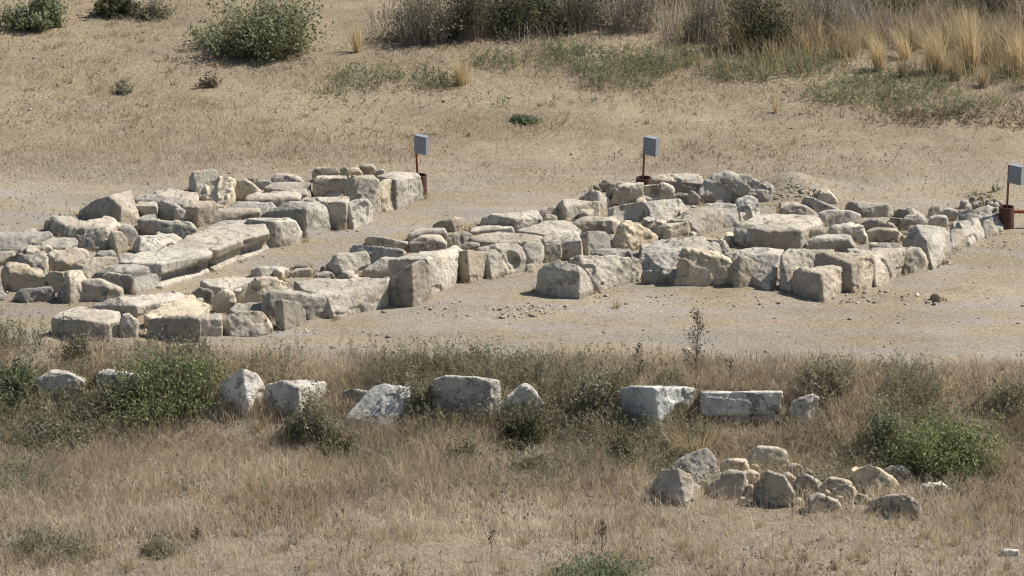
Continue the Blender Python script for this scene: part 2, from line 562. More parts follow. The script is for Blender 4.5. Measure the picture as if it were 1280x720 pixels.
# ---- left row of stones (from the left edge up to the left grey box on a post)
S("stone_block", "arched block with a scooped dark underside, farthest left at the back of the left row", "A", "n", "b", (600,0.42),
  "392,300,28 470,240,95 550,222,125 600,205,120 657,193,118 664,268,62 705,345,5 640,360,0 590,328,10 600,272,95 392,326,0")
S("stone_slab", "flat grey slab lying farthest back between the arched block and the yellowish boulder", "A", "g", "b",
  "770,200,55 830,181,60 995,205,60 985,245,50 870,238,55 785,215,55", cat="stone slab")
S("stone_slab", "thin flat slab just right of the arched block, dark front edge", "A", "g", "b",
  "675,226,52 700,208,56 775,208,56 940,240,55 955,262,50 880,264,45 785,244,48 676,243,40", cat="stone slab")
S("stone_block", "low block with a bright top strip over a black front, beside the arched block", "A", "c", "b", (785,0.42),
  "666,262,70 690,243,78 785,243,78 786,272,70 668,270,70")
S("stone_block", "upright five sided grey block with a pointed top, right of the arched block", "A", "g", "b",
  "790,238,100 865,248,95 900,285,70 980,330,35 985,365,0 775,338,0")
S("stone_block", "broad low block with a flat lit front, in front of the five sided block", "A", "n", "b",
  "708,346,64 740,337,75 890,345,75 985,385,50 975,412,25 930,438,0 708,410,0 820,412,0")
S("boulder", "rounded block with a dark left end, beside the small yellow stone in the left row", "A", "c", "r", (760,0.42),
  "662,455,35 700,418,75 890,405,70 915,440,35 870,470,18 760,492,12 700,515,0 658,490,0")
S("boulder", "small upright yellow white stone lit brightly in the middle of the left row", "A", "y", "r", (580,0.42),
  "540,420,70 558,393,105 605,395,100 645,445,55 640,500,0 585,505,0 540,485,0")
S("boulder", "grey lump just behind the small upright yellow stone", "A", "g", "r",
  "590,370,80 650,355,85 692,400,60 690,440,20 650,470,0 600,450,10")
S("boulder", "hollow ended pale boulder at the back left tip of the left row", "A", "c", "r", (312,0.42),
  "218,345,50 270,325,70 385,325,62 400,345,55 330,370,50 312,420,0 260,410,0 216,385,0", dents=[(262, 385, 10, 0.16, 0.12)])
S("boulder", "large rounded pale boulder left of the small yellow stone, below the arched block", "A", "c", "r",
  "330,375,70 400,330,100 580,325,100 600,358,80 540,390,95 540,490,0 470,497,0 385,468,0 310,420,30")
S("stone_slab", "long flat grey slab running out of the left edge of the photo", "A", "g", "b",
  "-70,402,62 60,400,62 245,398,62 264,412,60 200,440,42 180,475,12 90,490,5 -70,490,10 0,430,55", cat="stone slab")
S("rock", "low lump of rubble between the flat grey slab and the large pale boulder", "A", "c", "r",
  "200,450,30 260,430,42 380,432,42 405,448,28 350,478,8 200,482,8")
S("rock", "pale wedge stone lying in front of the long flat grey slab", "A", "c", "r",
  "90,495,28 140,470,42 250,470,42 268,492,20 180,505,10 95,505,8")
S("boulder", "boulder with a ragged black underside near the left edge of the left row", "A", "n", "k", (220,0.42),
  "45,530,40 85,500,72 240,490,75 240,560,40 220,606,0 150,588,0 60,560,8")
S("boulder", "wide flat topped boulder with a notched dark front, right of the ragged boulder", "A", "c", "k",
  "235,510,75 260,485,92 440,480,72 462,510,40 440,538,28 350,560,28 325,590,0 250,578,8")
S("rock", "low stone cut by the left edge of the photo, above the speckled boulder", "A", "n", "r",
  "-50,500,52 60,490,60 85,505,58 45,552,12 -50,568,8")
S("boulder", "low boulder with a dark left cheek, behind the rounded fluted block", "A", "n", "r",
  "345,565,40 385,525,80 530,530,75 600,530,62 600,555,40 520,582,28 450,602,18 440,632,0 380,608,0")
S("rock", "small flat stone between the small yellow stone and the fluted block", "A", "c", "r",
  "465,510,18 500,493,30 570,492,30 582,515,14 560,528,3")
S("rock", "small pale stone wedged behind the start of the long cornice blocks", "A", "c", "r",
  "590,515,40 640,500,50 700,520,40 690,552,8 600,562,4")
S("boulder", "big speckled boulder at the front left end of the left row", "C", "n", "r",
  "0,160,95 30,122,125 130,128,115 228,180,72 222,240,5 150,252,0 20,252,0 5,220,30")
S("rock", "dark rock cut by the left edge at the very front of the left row", "C", "d", "r",
  "-45,220,75 0,205,88 28,275,25 28,300,0 -45,312,0")
S("boulder", "long low dark boulder lying on the earth at the front of the left row", "C", "d", "r",
  "75,272,35 105,245,62 265,232,72 278,250,48 272,300,0 140,318,0 85,302,0")
S("boulder", "rounded boulder behind the upright ridged slab at the front of the left row", "C", "n", "r",
  "222,180,72 265,145,112 320,150,110 335,190,70 320,245,15 270,250,0 225,235,0")
S("stone_block", "upright slab with a lit vertical edge at the front of the left row", "C", "n", "b", (350,0.42),
  "325,165,118 345,150,132 400,148,132 440,200,92 440,250,55 375,312,0 350,312,0 347,200,110 325,240,60")
S("rock", "small dark stone leaning on the foot of the upright ridged slab", "C", "d", "r",
  "280,265,40 318,215,88 345,222,82 347,312,0 285,312,0")
S("stone_block", "squared block with one black face and one pale face, front of the left row", "C", "n", "b", (540,0.42),
  "380,215,96 430,200,104 500,198,100 610,250,52 615,290,6 545,240,62 540,302,0 385,313,0")
S("boulder", "smooth rounded stone behind the block with one black face", "C", "n", "r",
  "485,190,70 540,162,100 600,170,96 620,205,62 615,270,0 540,262,0")
S("rock", "narrow rough stone between the smooth rounded stone and the cornice", "C", "d", "k",
  "600,170,96 665,170,100 672,200,62 655,248,8 610,262,0")
S("cornice_block", "rounded end block with a fluted side, nearest of the line of cornice blocks", "C", "g", "m",
  "450,195,34 480,165,64 550,132,95 690,110,112 770,106,114 803,130,98 800,165,66 700,205,24 600,160,84",
  "470,200,24 550,165,66 700,150,66 785,158,72 796,240,0 690,262,0 600,240,5", cat="cornice block")
S("cornice_block", "cornice block with a bright top and dark notch, second in the cornice line", "A", "c", "m",
  "!600,552,112 700,520,120 840,497,120 1030,483,115 1057,515,98 1055,535,76 962,515,112 804,560,112 806,612,60 962,566,60 620,580,84",
  "640,570,84 840,530,84 1020,505,84 1040,540,48 806,600,52",
  "690,670,12 806,670,12 1046,596,10 1040,580,18 820,640,18 690,650,18", cat="cornice block")
S("cornice_block", "smooth grey topped cornice block, third in the line of cornice blocks", "A", "g", "m",
  "!845,490,112 930,437,125 1205,425,120 1213,448,100 1085,490,108 1030,484,114 1082,530,62 1214,478,62 880,500,100",
  "900,500,84 1080,500,78 1205,455,74 1180,440,80 950,450,90",
  "1070,590,10 1205,528,10 1200,510,16 1046,575,16", cat="cornice block")
S("cornice_block", "pale cornice block with a dark joint on its left, farthest in the cornice line", "B", "c", "m",
  "!70,427,108 160,395,120 440,378,120 462,408,98 332,440,104 322,420,108 330,478,58 466,436,58",
  "120,440,90 320,445,80 455,410,72 420,395,92 180,405,100",
  "300,540,8 330,536,8 466,478,8 455,465,14 290,530,14", cat="cornice block")
S("stone_block", "flat pale block on the back of the last cornice block", "B", "c", "b",
  "150,378,80 220,345,95 380,330,95 490,336,90 502,400,60 480,475,0 450,385,80 250,388,78")
S("stone_block", "squared block with a round dark stain, at the right end of the cornice line", "B", "c", "b", (495,0.42),
  "355,336,120 560,327,125 600,345,115 632,412,45 630,450,10 580,468,0 495,468,0 492,350,118")
S("boulder", "small squared boulder at the top left corner of the left row, dark left side", "B", "c", "r", (112,0.42),
  "65,115,75 80,92,97 205,80,102 213,110,72 150,150,40 110,197,0 70,182,5")
S("boulder", "large yellow white boulder hanging to a point at the back of the left row", "B", "y", "k",
  "115,215,60 140,150,112 220,115,142 295,130,130 290,190,78 240,292,0 200,258,8 120,238,22")
S("boulder", "yellow white boulder leaning on the right of the large pointed boulder", "B", "y", "k",
  "285,150,92 340,125,122 400,170,72 437,200,32 430,220,6 290,228,18")
S("rock", "tiny dark stone behind the yellow white boulders", "B", "d", "r",
  "355,135,22 375,115,37 398,130,26 395,152,4")
S("rock", "small pale stone right of the yellow white boulders", "B", "c", "r",
  "400,160,25 430,142,42 475,145,42 478,170,14 410,180,6")
S("boulder", "pale rounded stone at the back of the left row, left of the stacked blocks", "B", "c", "r",
  "478,130,48 500,113,62 590,113,62 637,150,30 630,164,13 485,168,14")
S("stone_slab", "long grey slab in the middle back of the left row, touching the stacked blocks", "B", "g", "b",
  "440,180,52 480,160,64 670,155,64 677,215,12 670,237,0 560,195,40", cat="stone slab")
S("stone_slab", "thin pale slab lying in front of the long grey slab", "B", "c", "b",
  "465,205,32 500,193,42 650,190,46 662,215,30 655,242,4 480,218,18", cat="stone slab")
S("stone_slab", "thick slab with a dark step, left of the leaning lit front block", "B", "g", "b",
  "345,240,52 400,222,64 600,220,64 627,235,52 520,287,4 490,255,34 360,252,38", cat="stone slab")
S("stone_slab", "grey flat slab below the yellow white boulders", "B", "g", "b",
  "245,290,32 290,255,54 480,255,54 502,285,26 430,312,14 260,302,24", cat="stone slab")
S("stone_slab", "rough dark edged slab in front of the grey flat slab, behind the cornice line", "B", "n", "b",
  "118,325,34 150,303,50 250,293,50 420,298,45 424,320,20 150,358,4", cat="stone slab")
S("stone_block", "dark fronted block on the left of the yellow white boulders' feet", "B", "n", "b", (104,0.42),
  "30,275,95 75,245,110 190,245,110 215,270,85 205,300,45 100,345,0 105,280,90")
S("stone_block", "smooth gravestone shaped slab sloping down right, behind the cornice line", "B", "g", "b",
  "-5,280,100 30,282,95 90,305,60 105,360,5 60,355,0 -5,340,10")
S("boulder", "two lobed pale stone left of the cornice line's far end", "B", "c", "r",
  "-5,350,70 60,345,80 105,380,50 100,405,20 40,420,10 0,400,20")
S("stone_block", "large block leaning forward with a grainy lit right face and black left face", "B", "c", "b", (648,.42,.85),
  "425,308,62 545,252,118 580,249,122 740,250,122 752,290,112 775,370,38 770,402,0 640,424,0 630,415,6 650,285,138")
S("stone_block", "block with a black shaded front, between the leaning block and the tall upright block", "B", "c", "b", (825,0.42),
  "640,242,112 690,226,124 865,222,132 852,252,128 750,250,130 822,378,0 775,380,0")
S("stone_block", "tall upright block with a rough square face near the right end of the left row", "B", "n", "b",
  "848,140,112 870,118,192 990,110,192 1020,145,168 1022,300,0 960,337,0 845,225,62")
S("boulder", "rounded squarish boulder at the foot of the tall upright block", "B", "c", "r", (890,0.42),
  "822,265,102 860,235,142 950,230,134 982,262,90 975,332,14 890,378,0 828,376,0")
S("boulder", "bright yellow honeycombed boulder wedged before the last block by the post", "B", "y", "k",
  "1018,130,165 1060,140,142 1110,165,92 1152,185,72 1147,215,42 1070,292,0 1020,305,0")
S("stone_block", "large squared block at the right end of the left row, beside the rusty tube", "B", "c", "b", (1101,.42,.85),
  "1000,120,142 1080,100,144 1205,100,134 1226,125,125 1237,200,52 1230,245,0 1100,272,0 1102,137,132")
S("stone_block", "squarish block below the small dark one in the stack left of the tall upright block", "B", "n", "b",
  "685,150,75 700,130,92 850,128,92 856,170,50 840,212,8 690,224,0")
S("stone_block", "dark cheeked block on the top left of the stack by the tall upright block", "B", "n", "b", (740,0.42),
  "682,95,62 700,75,78 800,72,74 832,110,38 810,132,8 685,142,0")
S("rock", "small rounded stone on the stack, second from its left", "B", "c", "r",
  "812,90,45 840,68,64 868,75,58 868,122,8 820,127,4")
S("rock", "pale stone peeping up just behind the tall upright block", "B", "y", "r",
  "862,95,32 880,80,44 910,80,42 928,100,25 915,118,6")
S("rock", "flattish brownish stone on the skyline right of the stack's small rounded stone", "B", "n", "r",
  "915,80,32 935,65,48 980,65,45 1002,90,20 990,107,4 930,107,4")
S("rock", "small stone between the skyline stones and the large squared block by the tube", "B", "c", "r",
  "985,100,22 1005,86,35 1040,88,34 1046,108,14 1030,118,4")
S("stone_slab", "thin plate of stone in the gap under the stacked blocks", "B", "g", "b",
  "740,215,10 780,193,27 838,192,27 832,220,4", cat="stone slab")

# ---- middle row of stones
S("stone_block", "big pale topped block with a black left front, nearest at the lower left", "C", "c", "b", (432,0.42),
  "256,395,92 285,370,104 390,328,108 605,362,104 602,405,90 545,417,88 432,402,96 548,495,0 500,502,0 432,482,0 262,470,0", sink=0.3)
S("stone_slab", "long pale slab with a thin dark left edge, behind the nearest lower left block", "C", "c", "b", (690,0.42),
  "460,330,24 580,285,62 900,262,72 960,285,66 955,330,20 700,372,0 682,332,46", cat="stone slab")
S("stone_slab", "cracked pale slab right of the long dark edged slab", "C", "y", "b",
  "720,375,60 800,332,75 960,274,80 1045,325,60 1000,372,45 938,390,40 740,392,50", cat="stone slab")
S("boulder", "narrow upright chunk right of the nearest lower left block", "C", "c", "k",
  "600,380,110 640,348,137 690,385,100 702,440,40 685,490,0 600,482,0", sink=0.3)
S("stone_block", "squared block with a black front and a thin lit top behind the green bush", "C", "g", "b", (1000,0.42),
  "738,393,105 845,378,115 940,376,115 1002,397,100 990,490,0 870,498,0 745,480,12", sink=0.3)
S("stone_block", "small squared pale block right of the black fronted block", "C", "c", "b",
  "987,395,82 1010,365,104 1105,362,104 1112,400,80 1105,480,0 992,482,0", sink=0.3)
S("boulder", "rough boulder with a white streak, front of the middle row above the green bush", "D", "c", "r",
  "62,545,82 90,518,112 280,515,112 322,570,60 320,608,6 260,642,0 120,642,0 65,620,10", sink=0.3)
S("stone_block", "upright three faced stone with a lit right side, front of the middle row", "D", "n", "b", (380,.42,.85),
  "335,465,122 370,460,134 450,470,122 492,512,78 480,592,0 380,602,0 355,560,30")
S("stone_slab", "tilted slab between the upright three faced stone and the white flecked block", "D", "n", "b",
  "265,425,122 310,418,130 560,430,112 585,450,100 627,545,0 500,562,0 330,520,40", cat="stone slab")
S("stone_block", "long white flecked block with a broad sunlit front, in the front of the middle row", "D", "c", "b",
  "430,367,130 560,350,134 905,345,124 900,380,108 590,442,104 480,412,116 890,490,0 640,560,0 610,532,8")
S("stone_block", "triangular gable stone with a vertical ridge, front of the middle row", "D", "g", "b", (1020,.42,.85),
  "1020,280,202 1070,252,222 1107,290,180 1115,430,10 1020,470,0 900,482,0 895,380,102 930,345,132")
S("stone_block", "big block with a pale top behind the triangular gable stone", "D", "c", "b", (1120,.42,.85),
  "905,262,150 1060,222,168 1245,207,172 1250,240,150 1253,370,0 1180,412,0 1120,415,0 1100,257,163 910,330,70")
S("boulder", "humped boulder with a dark left half, behind the tilted slab of the middle row", "D", "n", "r", (240,0.42),
  "140,430,62 160,400,92 260,345,132 370,340,122 470,390,72 470,417,36 240,470,0 142,474,0")
S("stone_slab", "pale flat slab left of the humped boulder", "D", "c", "b",
  "-40,362,50 120,345,60 250,345,58 240,366,48 160,400,30 100,407,38 0,388,48", cat="stone slab")
S("rock", "dark lump under the left end of the pale flat slab", "C", "d", "r",
  "950,265,52 1000,235,82 1060,245,72 1072,305,0 1030,317,0")
S("boulder", "yellowish chunk between the dark lump and the humped boulder", "C", "y", "k",
  "1065,270,92 1100,250,112 1175,255,102 1160,300,42 1147,357,0 1070,352,0")
S("stone_slab", "thin slab lying between the humped boulder and the rough streaked boulder", "D", "n", "b",
  "105,510,22 140,480,44 330,475,52 350,500,30 330,542,8 150,530,8", cat="stone slab")
S("stone_block", "small oblong block alone behind the humped boulder, dark left end", "D", "c", "b", (270,0.42),
  "215,310,36 260,296,48 370,292,48 407,310,36 405,345,0 270,347,0 220,340,0")
S("stone_block", "very small flat block right of the small oblong block", "D", "c", "b",
  "408,325,26 440,305,42 515,302,42 522,320,22 460,347,0 410,347,0")
S("rock", "tiny dark stone on the earth behind the very small flat block", "D", "d", "r",
  "432,295,14 445,286,22 495,285,22 506,296,12 480,304,2")
S("rock", "low grey stone behind the white flecked block", "D", "g", "r",
  "530,338,20 580,318,34 620,322,32 642,352,4 560,356,2")
S("rock", "tiny black stone left of the two toned boulder at the back of the middle row", "D", "d", "r",
  "560,298,22 570,282,38 586,284,36 592,312,4 566,318,0")
S("boulder", "two toned boulder with grey blotches, at the left back of the middle row", "D", "c", "r", (680,0.42),
  "590,257,86 640,225,112 800,215,112 817,270,62 780,322,8 680,347,0 620,332,0 590,292,40")
S("stone_slab", "slab with a dark front edge behind the two toned boulder", "D", "c", "b", (960,0.42),
  "705,205,52 730,180,74 860,190,84 985,215,72 985,245,40 820,277,8 815,232,48", cat="stone slab")
S("stone_block", "dark ended low block farthest back at the left of the middle row", "D", "n", "b", (890,0.42),
  "785,145,48 830,140,54 920,155,52 1000,175,42 990,192,18 880,192,8 795,178,8")
S("boulder", "pale low stone just in front of the dark ended low block", "E", "y", "r",
  "-5,388,26 50,371,42 120,374,38 127,397,14 60,408,4")
S("boulder", "sloping pale stone between the two toned boulder and the big pale topped block", "D", "c", "r", (900,0.42),
  "770,317,40 870,250,84 950,245,84 925,300,42 905,342,0 790,347,0")
S("stone_block", "small squared block standing alone at the back of the middle row", "E", "n", "b", (355,.42,.85),
  "245,285,30 275,265,48 355,245,64 385,250,60 402,310,0 355,315,0 245,306,5 340,268,48")
S("stone_block", "long block with a black left front at the back of the middle row", "E", "c", "b", (670,0.42),
  "478,262,46 530,228,78 770,218,78 792,255,52 790,264,38 670,312,0 655,258,56 475,305,0")
S("boulder", "wedge stone at the right end of the long black fronted block", "E", "c", "r",
  "770,222,42 800,200,58 850,187,68 890,252,4 820,260,0")
S("stone_slab", "narrow pale slab in the middle row, left of the wide flat slab", "E", "c", "b",
  "430,320,18 500,305,28 640,298,34 650,316,16 560,328,6", cat="stone slab")
S("stone_slab", "wide flat slab in front of the long black fronted block", "E", "c", "b",
  "660,312,48 800,262,58 900,258,56 940,275,52 987,310,42 960,332,36 800,332,42", cat="stone slab")
S("stone_block", "block with a dark square front in the middle row, left of the grainy cube", "E", "c", "b", (990,0.42),
  "790,350,92 830,325,104 960,322,108 987,360,90 994,435,0 900,452,0 890,382,76 800,372,84")
S("stone_block", "rough block with speckled front between the socketed block and the smooth faced one", "E", "c", "r",
  "680,382,92 720,365,104 800,370,102 800,472,0 765,492,0 700,482,0")
S("stone_block", "smooth faced upright block left of the dark square fronted block", "E", "n", "b",
  "800,377,92 885,373,94 893,457,0 802,477,0")
S("rock", "small brown stone at the foot of the rough speckled block", "E", "n", "r",
  "708,475,38 735,460,50 765,465,42 766,500,8 745,522,0 710,522,0")
S("stone_slab", "long low slab in the middle of the middle row", "E", "c", "b",
  "430,347,56 560,325,64 740,335,60 797,345,52 770,367,42 660,372,44 560,377,44 440,362,48", cat="stone slab")
S("stone_block", "large block with an oval socket cut in its front", "E", "c", "b", (540,0.42),
  "465,402,130 560,378,146 680,375,144 712,440,86 710,525,0 540,547,0 520,440,96", dents=[(628, 466, 60, 0.17, 0.13)])
S("stone_block", "squared upright block left of the block with the oval socket", "E", "n", "b", (430,.42,.85),
  "368,415,132 420,408,144 520,420,132 520,537,0 430,568,0 375,562,0 415,440,118")
S("boulder", "rounded stone with a dark hollow behind the squared upright block", "E", "n", "r",
  "300,347,52 350,318,80 430,320,74 480,360,42 470,402,8 390,407,8 320,377,28")
S("boulder", "pale hump behind the big pale topped block of the middle row", "E", "c", "r",
  "125,387,32 180,345,70 290,340,70 315,375,42 300,407,8 215,417,4")
S("stone_slab", "grey slab just left of the lone small squared block", "E", "g", "b",
  "120,337,42 150,312,58 300,308,58 315,327,40 150,367,8", cat="stone slab")
S("rock", "small stone between the pale hump and the long low slab", "E", "n", "r",
  "385,392,30 410,374,44 480,375,42 490,396,22 440,412,4")
S("rock", "low dark edged stone behind the triangular gable stone", "E", "n", "r",
  "-5,418,32 60,400,46 110,410,34 100,442,5 0,450,3")

# ---- right cluster of stones
S("stone_block", "upright block with a dark left side at the back left of the right cluster", "F", "c", "b", (265,0.42),
  "220,188,52 255,157,92 330,157,97 435,165,92 440,237,12 400,257,0 270,264,0 265,200,62")
S("stone_block", "block with a dark triangular end on the far left edge of the right cluster", "F", "c", "b", (415,0.42),
  "332,150,42 395,107,92 430,115,87 490,160,42 480,197,4 440,212,0 415,165,36")
S("rock", "small dark brown round stone on top of the right cluster's left edge", "F", "d", "r",
  "430,78,42 445,55,64 475,50,64 502,75,46 495,98,22 440,98,18")
S("rock", "dark sliver of stone beside the dark brown round stone", "F", "d", "r",
  "395,80,38 430,85,36 465,117,4 440,122,2")
S("boulder", "pale lump between the dark brown stone and the big rough boulder", "F", "n", "r",
  "470,112,42 515,68,84 560,65,78 577,85,62 520,147,0 480,142,0")
S("boulder", "big rough pale boulder below the middle post's rusty tube", "F", "c", "k",
  "480,172,28 520,95,104 560,85,108 740,68,118 800,80,104 812,110,72 790,152,22 720,167,8 600,182,4 490,192,0")
S("stone_slab", "thick slab with a dark hollow front below the big rough boulder", "F", "c", "b",
  "475,202,60 560,180,84 700,165,94 840,155,94 870,195,50 850,222,26 770,277,0 520,272,0 482,242,18", dents=[(600, 245, 25, 0.3, 0.16)], cat="stone slab")
S("boulder", "low smooth stone behind the grainy cube, left part of the right cluster", "F", "n", "r",
  "297,287,40 360,260,64 500,260,68 542,285,40 510,332,0 340,322,0")
S("stone_block", "grainy cube with a sloped right face, left of the bright yellow boulder", "F", "g", "b", (395,0.42),
  "340,332,90 380,315,108 470,318,102 517,400,20 490,427,0 380,437,0 350,420,6")
S("boulder", "bright yellow boulder with a dark left cheek in the middle of the right cluster", "F", "y", "k", (580,0.42),
  "497,350,62 540,262,142 600,258,142 722,320,72 732,350,40 600,407,0 540,414,0 560,292,118")
S("stone_block", "small block with a dark pointed end right of the bright yellow boulder", "F", "y", "b", (795,0.42),
  "700,297,62 760,270,84 880,265,88 902,335,4 800,354,0 740,360,0 790,292,64")
S("stone_block", "large smooth pale block with a shaded corner, upper middle of the right cluster", "F", "c", "b", (930,0.42),
  "780,257,76 880,210,102 970,192,112 1050,205,100 1060,290,10 930,337,0 890,272,66")
S("stone_block", "rough pale block behind the large smooth pale block", "F", "c", "r",
  "940,195,70 975,174,92 1050,172,100 1130,180,95 1140,240,50 1075,300,0 1020,230,60")
S("boulder", "ribbed pale stone at the right end of the rough pale block", "F", "w", "k",
  "1120,152,92 1170,130,114 1235,145,104 1240,227,8 1140,267,0")
S("rock", "small pale stone under the two grey slabs at the top of the cluster", "F", "c", "r",
  "800,142,42 830,122,58 890,130,52 895,182,0 830,172,4")
S("rock", "small upright stone between the small pale stone and the long rough grey slab", "F", "g", "r",
  "868,122,58 900,105,74 942,142,45 938,180,0 890,180,0")
S("stone_slab", "long rough grey slab forming the top of the right cluster", "G", "g", "k",
  "290,100,72 350,40,124 430,28,134 560,45,122 650,70,92 674,110,42 600,142,16 420,177,0 320,177,0", cat="stone slab")
S("stone_block", "pale flat topped block with a cleft, right of the middle post's rusty tube", "G", "g", "r",
  "40,58,62 90,40,78 320,45,78 332,80,62 290,112,26 170,122,8 60,82,38")
S("stone_slab", "thin slab lying before the earth heap at the back of the right cluster", "G", "c", "b",
  "705,212,26 760,182,54 830,190,48 890,232,10 840,242,4 720,224,8", cat="stone slab")
S("stone_block", "smooth grey wedge with a dark left tip, at the foot of the earth heap", "G", "g", "b", (850,0.42),
  "808,172,46 830,143,78 870,150,78 1000,210,32 960,217,18 880,212,18 845,202,18")
S("boulder", "rounded pebbly boulder on the right side of the earth heap", "G", "c", "k",
  "850,125,48 880,103,74 940,105,72 987,160,20 980,180,0 900,172,8")
S("stone_slab", "thick leaf shaped slab with a dark underside below the smooth grey wedge", "G", "c", "b", (927,0.42),
  "890,227,62 930,210,74 1060,215,74 1102,235,50 1020,277,0 930,284,0 925,247,40", cat="stone slab")
S("stone_block", "flat topped block with a dark left corner at the back of the right cluster", "G", "c", "b", (1110,0.42),
  "1025,190,38 1050,168,64 1240,180,68 1264,210,32 1255,247,0 1110,242,0 1100,205,36")
S("stone_block", "huge flat topped block in the centre of the right cluster, right corner in shade", "G", "c", "b", (735,0.42),
  "495,287,112 600,227,134 890,235,134 932,272,112 800,312,100 735,397,0 680,402,0 640,320,90")
S("boulder", "crumbly stone against the left of the huge flat topped block", "G", "n", "k",
  "465,330,64 500,285,104 640,280,112 682,320,82 672,402,0 500,402,0")
S("boulder", "rugged stone right of the huge flat topped block", "G", "n", "k",
  "795,342,62 840,290,108 930,290,104 937,340,50 900,377,12 800,392,0")
S("boulder", "broad rugged mound of stone between the rugged stone and the rounded hump", "G", "c", "k",
  "930,337,50 960,300,88 1060,275,104 1130,290,92 1142,350,28 1050,382,4 960,357,18")
S("boulder", "arched stone with a dark gap under it, right half of the right cluster", "G", "c", "k",
  "1095,272,42 1150,252,64 1290,290,42 1282,312,18 1210,307,8 1120,300,10")
S("boulder", "low hump in front of the arched stone, right half of the right cluster", "H", "n", "r",
  "490,402,40 560,385,64 650,395,58 692,425,20 640,452,0 520,450,0")
S("stone_slab", "low broken ledge in front of the rugged stones, behind the front blocks", "G", "c", "r",
  "820,387,32 880,352,64 1060,355,64 1082,380,36 1040,407,8 860,410,8", cat="stone slab")
S("boulder", "big isolated boulder with a black left face at the front left of the right cluster", "F", "c", "r", (340,.42,.85),
  "108,530,102 130,495,137 240,455,167 340,478,152 412,580,40 400,622,0 340,642,0 200,642,0 110,622,0 285,508,128")
S("boulder", "long rounded pale boulder joined behind the big isolated boulder", "F", "c", "r", (430,0.42),
  "255,465,122 340,438,147 570,435,147 642,500,72 640,567,0 430,602,0 400,582,8 350,482,110")
S("stone_slab", "thin slab lying on the far side of the long rounded pale boulder", "F", "g", "b",
  "393,426,62 430,412,74 590,415,74 602,440,50 500,445,50", cat="stone slab")
S("boulder", "rough stone between the long rounded boulder and the wide grey slab", "F", "n", "k",
  "590,432,100 650,440,100 680,480,60 690,540,0 640,570,0 600,520,40")
S("stone_block", "low dark block at the foot of the wide grey slab", "F", "d", "b", (765,0.42),
  "640,527,50 690,508,72 760,505,72 767,577,0 650,582,0")
S("stone_slab", "wide grey slab with a smooth top and a crumbling front, front of the right cluster", "F", "g", "k",
  "600,427,112 740,355,132 900,342,132 1115,355,127 1110,387,110 840,420,122 790,592,0 700,512,56", cat="stone slab")
S("boulder", "large shaggy rounded boulder in the middle of the cluster's front, yellow crown", "F", "y", "k",
  "812,490,97 850,410,172 960,400,177 1040,430,152 1102,460,122 1072,552,18 1030,587,0 900,582,0 830,547,18")
S("boulder", "pointed boulder right of the large shaggy rounded boulder", "G", "n", "r", (500,0.42),
  "445,492,92 500,435,147 570,440,142 662,530,50 625,587,0 490,590,0 450,542,30")
S("stone_block", "pale block with a narrow lit front behind the pointed boulder", "G", "c", "b", (640,0.42),
  "420,427,122 560,397,140 720,405,142 702,440,137 697,545,20 640,602,0 620,592,0")
S("stone_block", "tall block with a black left face in the front row, behind the front dark block", "G", "n", "b", (742,0.42),
  "705,432,160 745,400,177 980,405,177 835,505,90 745,607,0 700,602,0")
S("stone_block", "foremost block of the right cluster, with a dark slanted left face and level top", "G", "n", "b", (920,.42,.85),
  "770,512,112 800,498,124 1030,485,124 1057,500,112 1035,612,0 920,654,0 740,607,0 905,532,107")
S("stone_block", "tall block with a smooth lit front right of the foremost dark block", "G", "n", "b", (1070,.42,.85),
  "850,452,142 900,420,172 1150,415,177 1172,430,167 1180,602,0 1070,617,0 1057,482,122")
S("stone_block", "block with a dark notch low on its left, right of the tall smooth fronted block", "H", "c", "b", (540,.42,.85),
  "430,492,132 560,480,144 680,485,137 685,602,0 540,662,0 530,532,112")
S("stone_block", "crumbly ended flat block between the notched block and the big slab-sided block", "H", "c", "r", (690,0.42),
  "490,462,112 620,455,118 785,485,112 802,582,0 690,602,0 682,502,90")
S("stone_block", "large pale block with a dark wedge left side at the right front of the cluster", "H", "c", "b", (822,.42,.85),
  "665,442,62 740,362,152 860,370,152 917,400,132 912,502,20 822,580,0 795,470,98")
S("boulder", "small stone with a dark base tucked right of the large pale wedge block", "H", "c", "r", (920,0.42),
  "908,387,77 960,375,88 1002,410,62 997,467,0 920,492,0")
S("boulder", "squarish boulder with a dark left top at the right end of the cluster", "H", "c", "r", (1000,.42,.85),
  "912,352,72 950,332,94 1050,328,94 1082,400,32 1075,442,0 1000,464,0")
S("boulder", "broad rough boulder last before the right rusty tube", "H", "c", "k", (1080,0.42),
  "935,302,62 980,275,84 1100,262,94 1162,285,82 1187,340,30 1170,392,0 1080,400,0")
S("rock", "smooth grey stone leaning against the broad rough boulder by the right tube", "H", "g", "r",
  "1058,322,77 1090,310,92 1155,390,15 1140,417,0 1075,422,0")
S("rock", "small dark ended stone at the back, right of the flat topped block", "H", "d", "r", (705,0.42),
  "628,292,38 660,280,48 710,290,42 702,322,4 640,325,2")
S("boulder", "sloping pale stone right of the small dark ended stone", "H", "c", "r",
  "680,277,42 710,268,54 805,322,10 780,347,0 720,330,8")
S("boulder", "rounded grey stone below the sloping pale stone", "H", "g", "r",
  "670,347,42 700,318,68 760,315,68 792,350,30 770,382,0 680,387,0")
S("rock", "small upright stone at the back of the cluster's right part", "H", "c", "r",
  "800,285,44 830,262,62 862,262,60 872,300,14 820,312,4")
S("rock", "pale cracked stone between the small upright stone and the broad rough boulder", "H", "w", "k",
  "860,300,52 900,275,74 950,285,62 945,330,14 880,345,4")
S("rock", "small stone in front of the small upright stone", "H", "c", "r",
  "798,335,42 830,315,58 895,320,52 905,355,12 840,375,0")
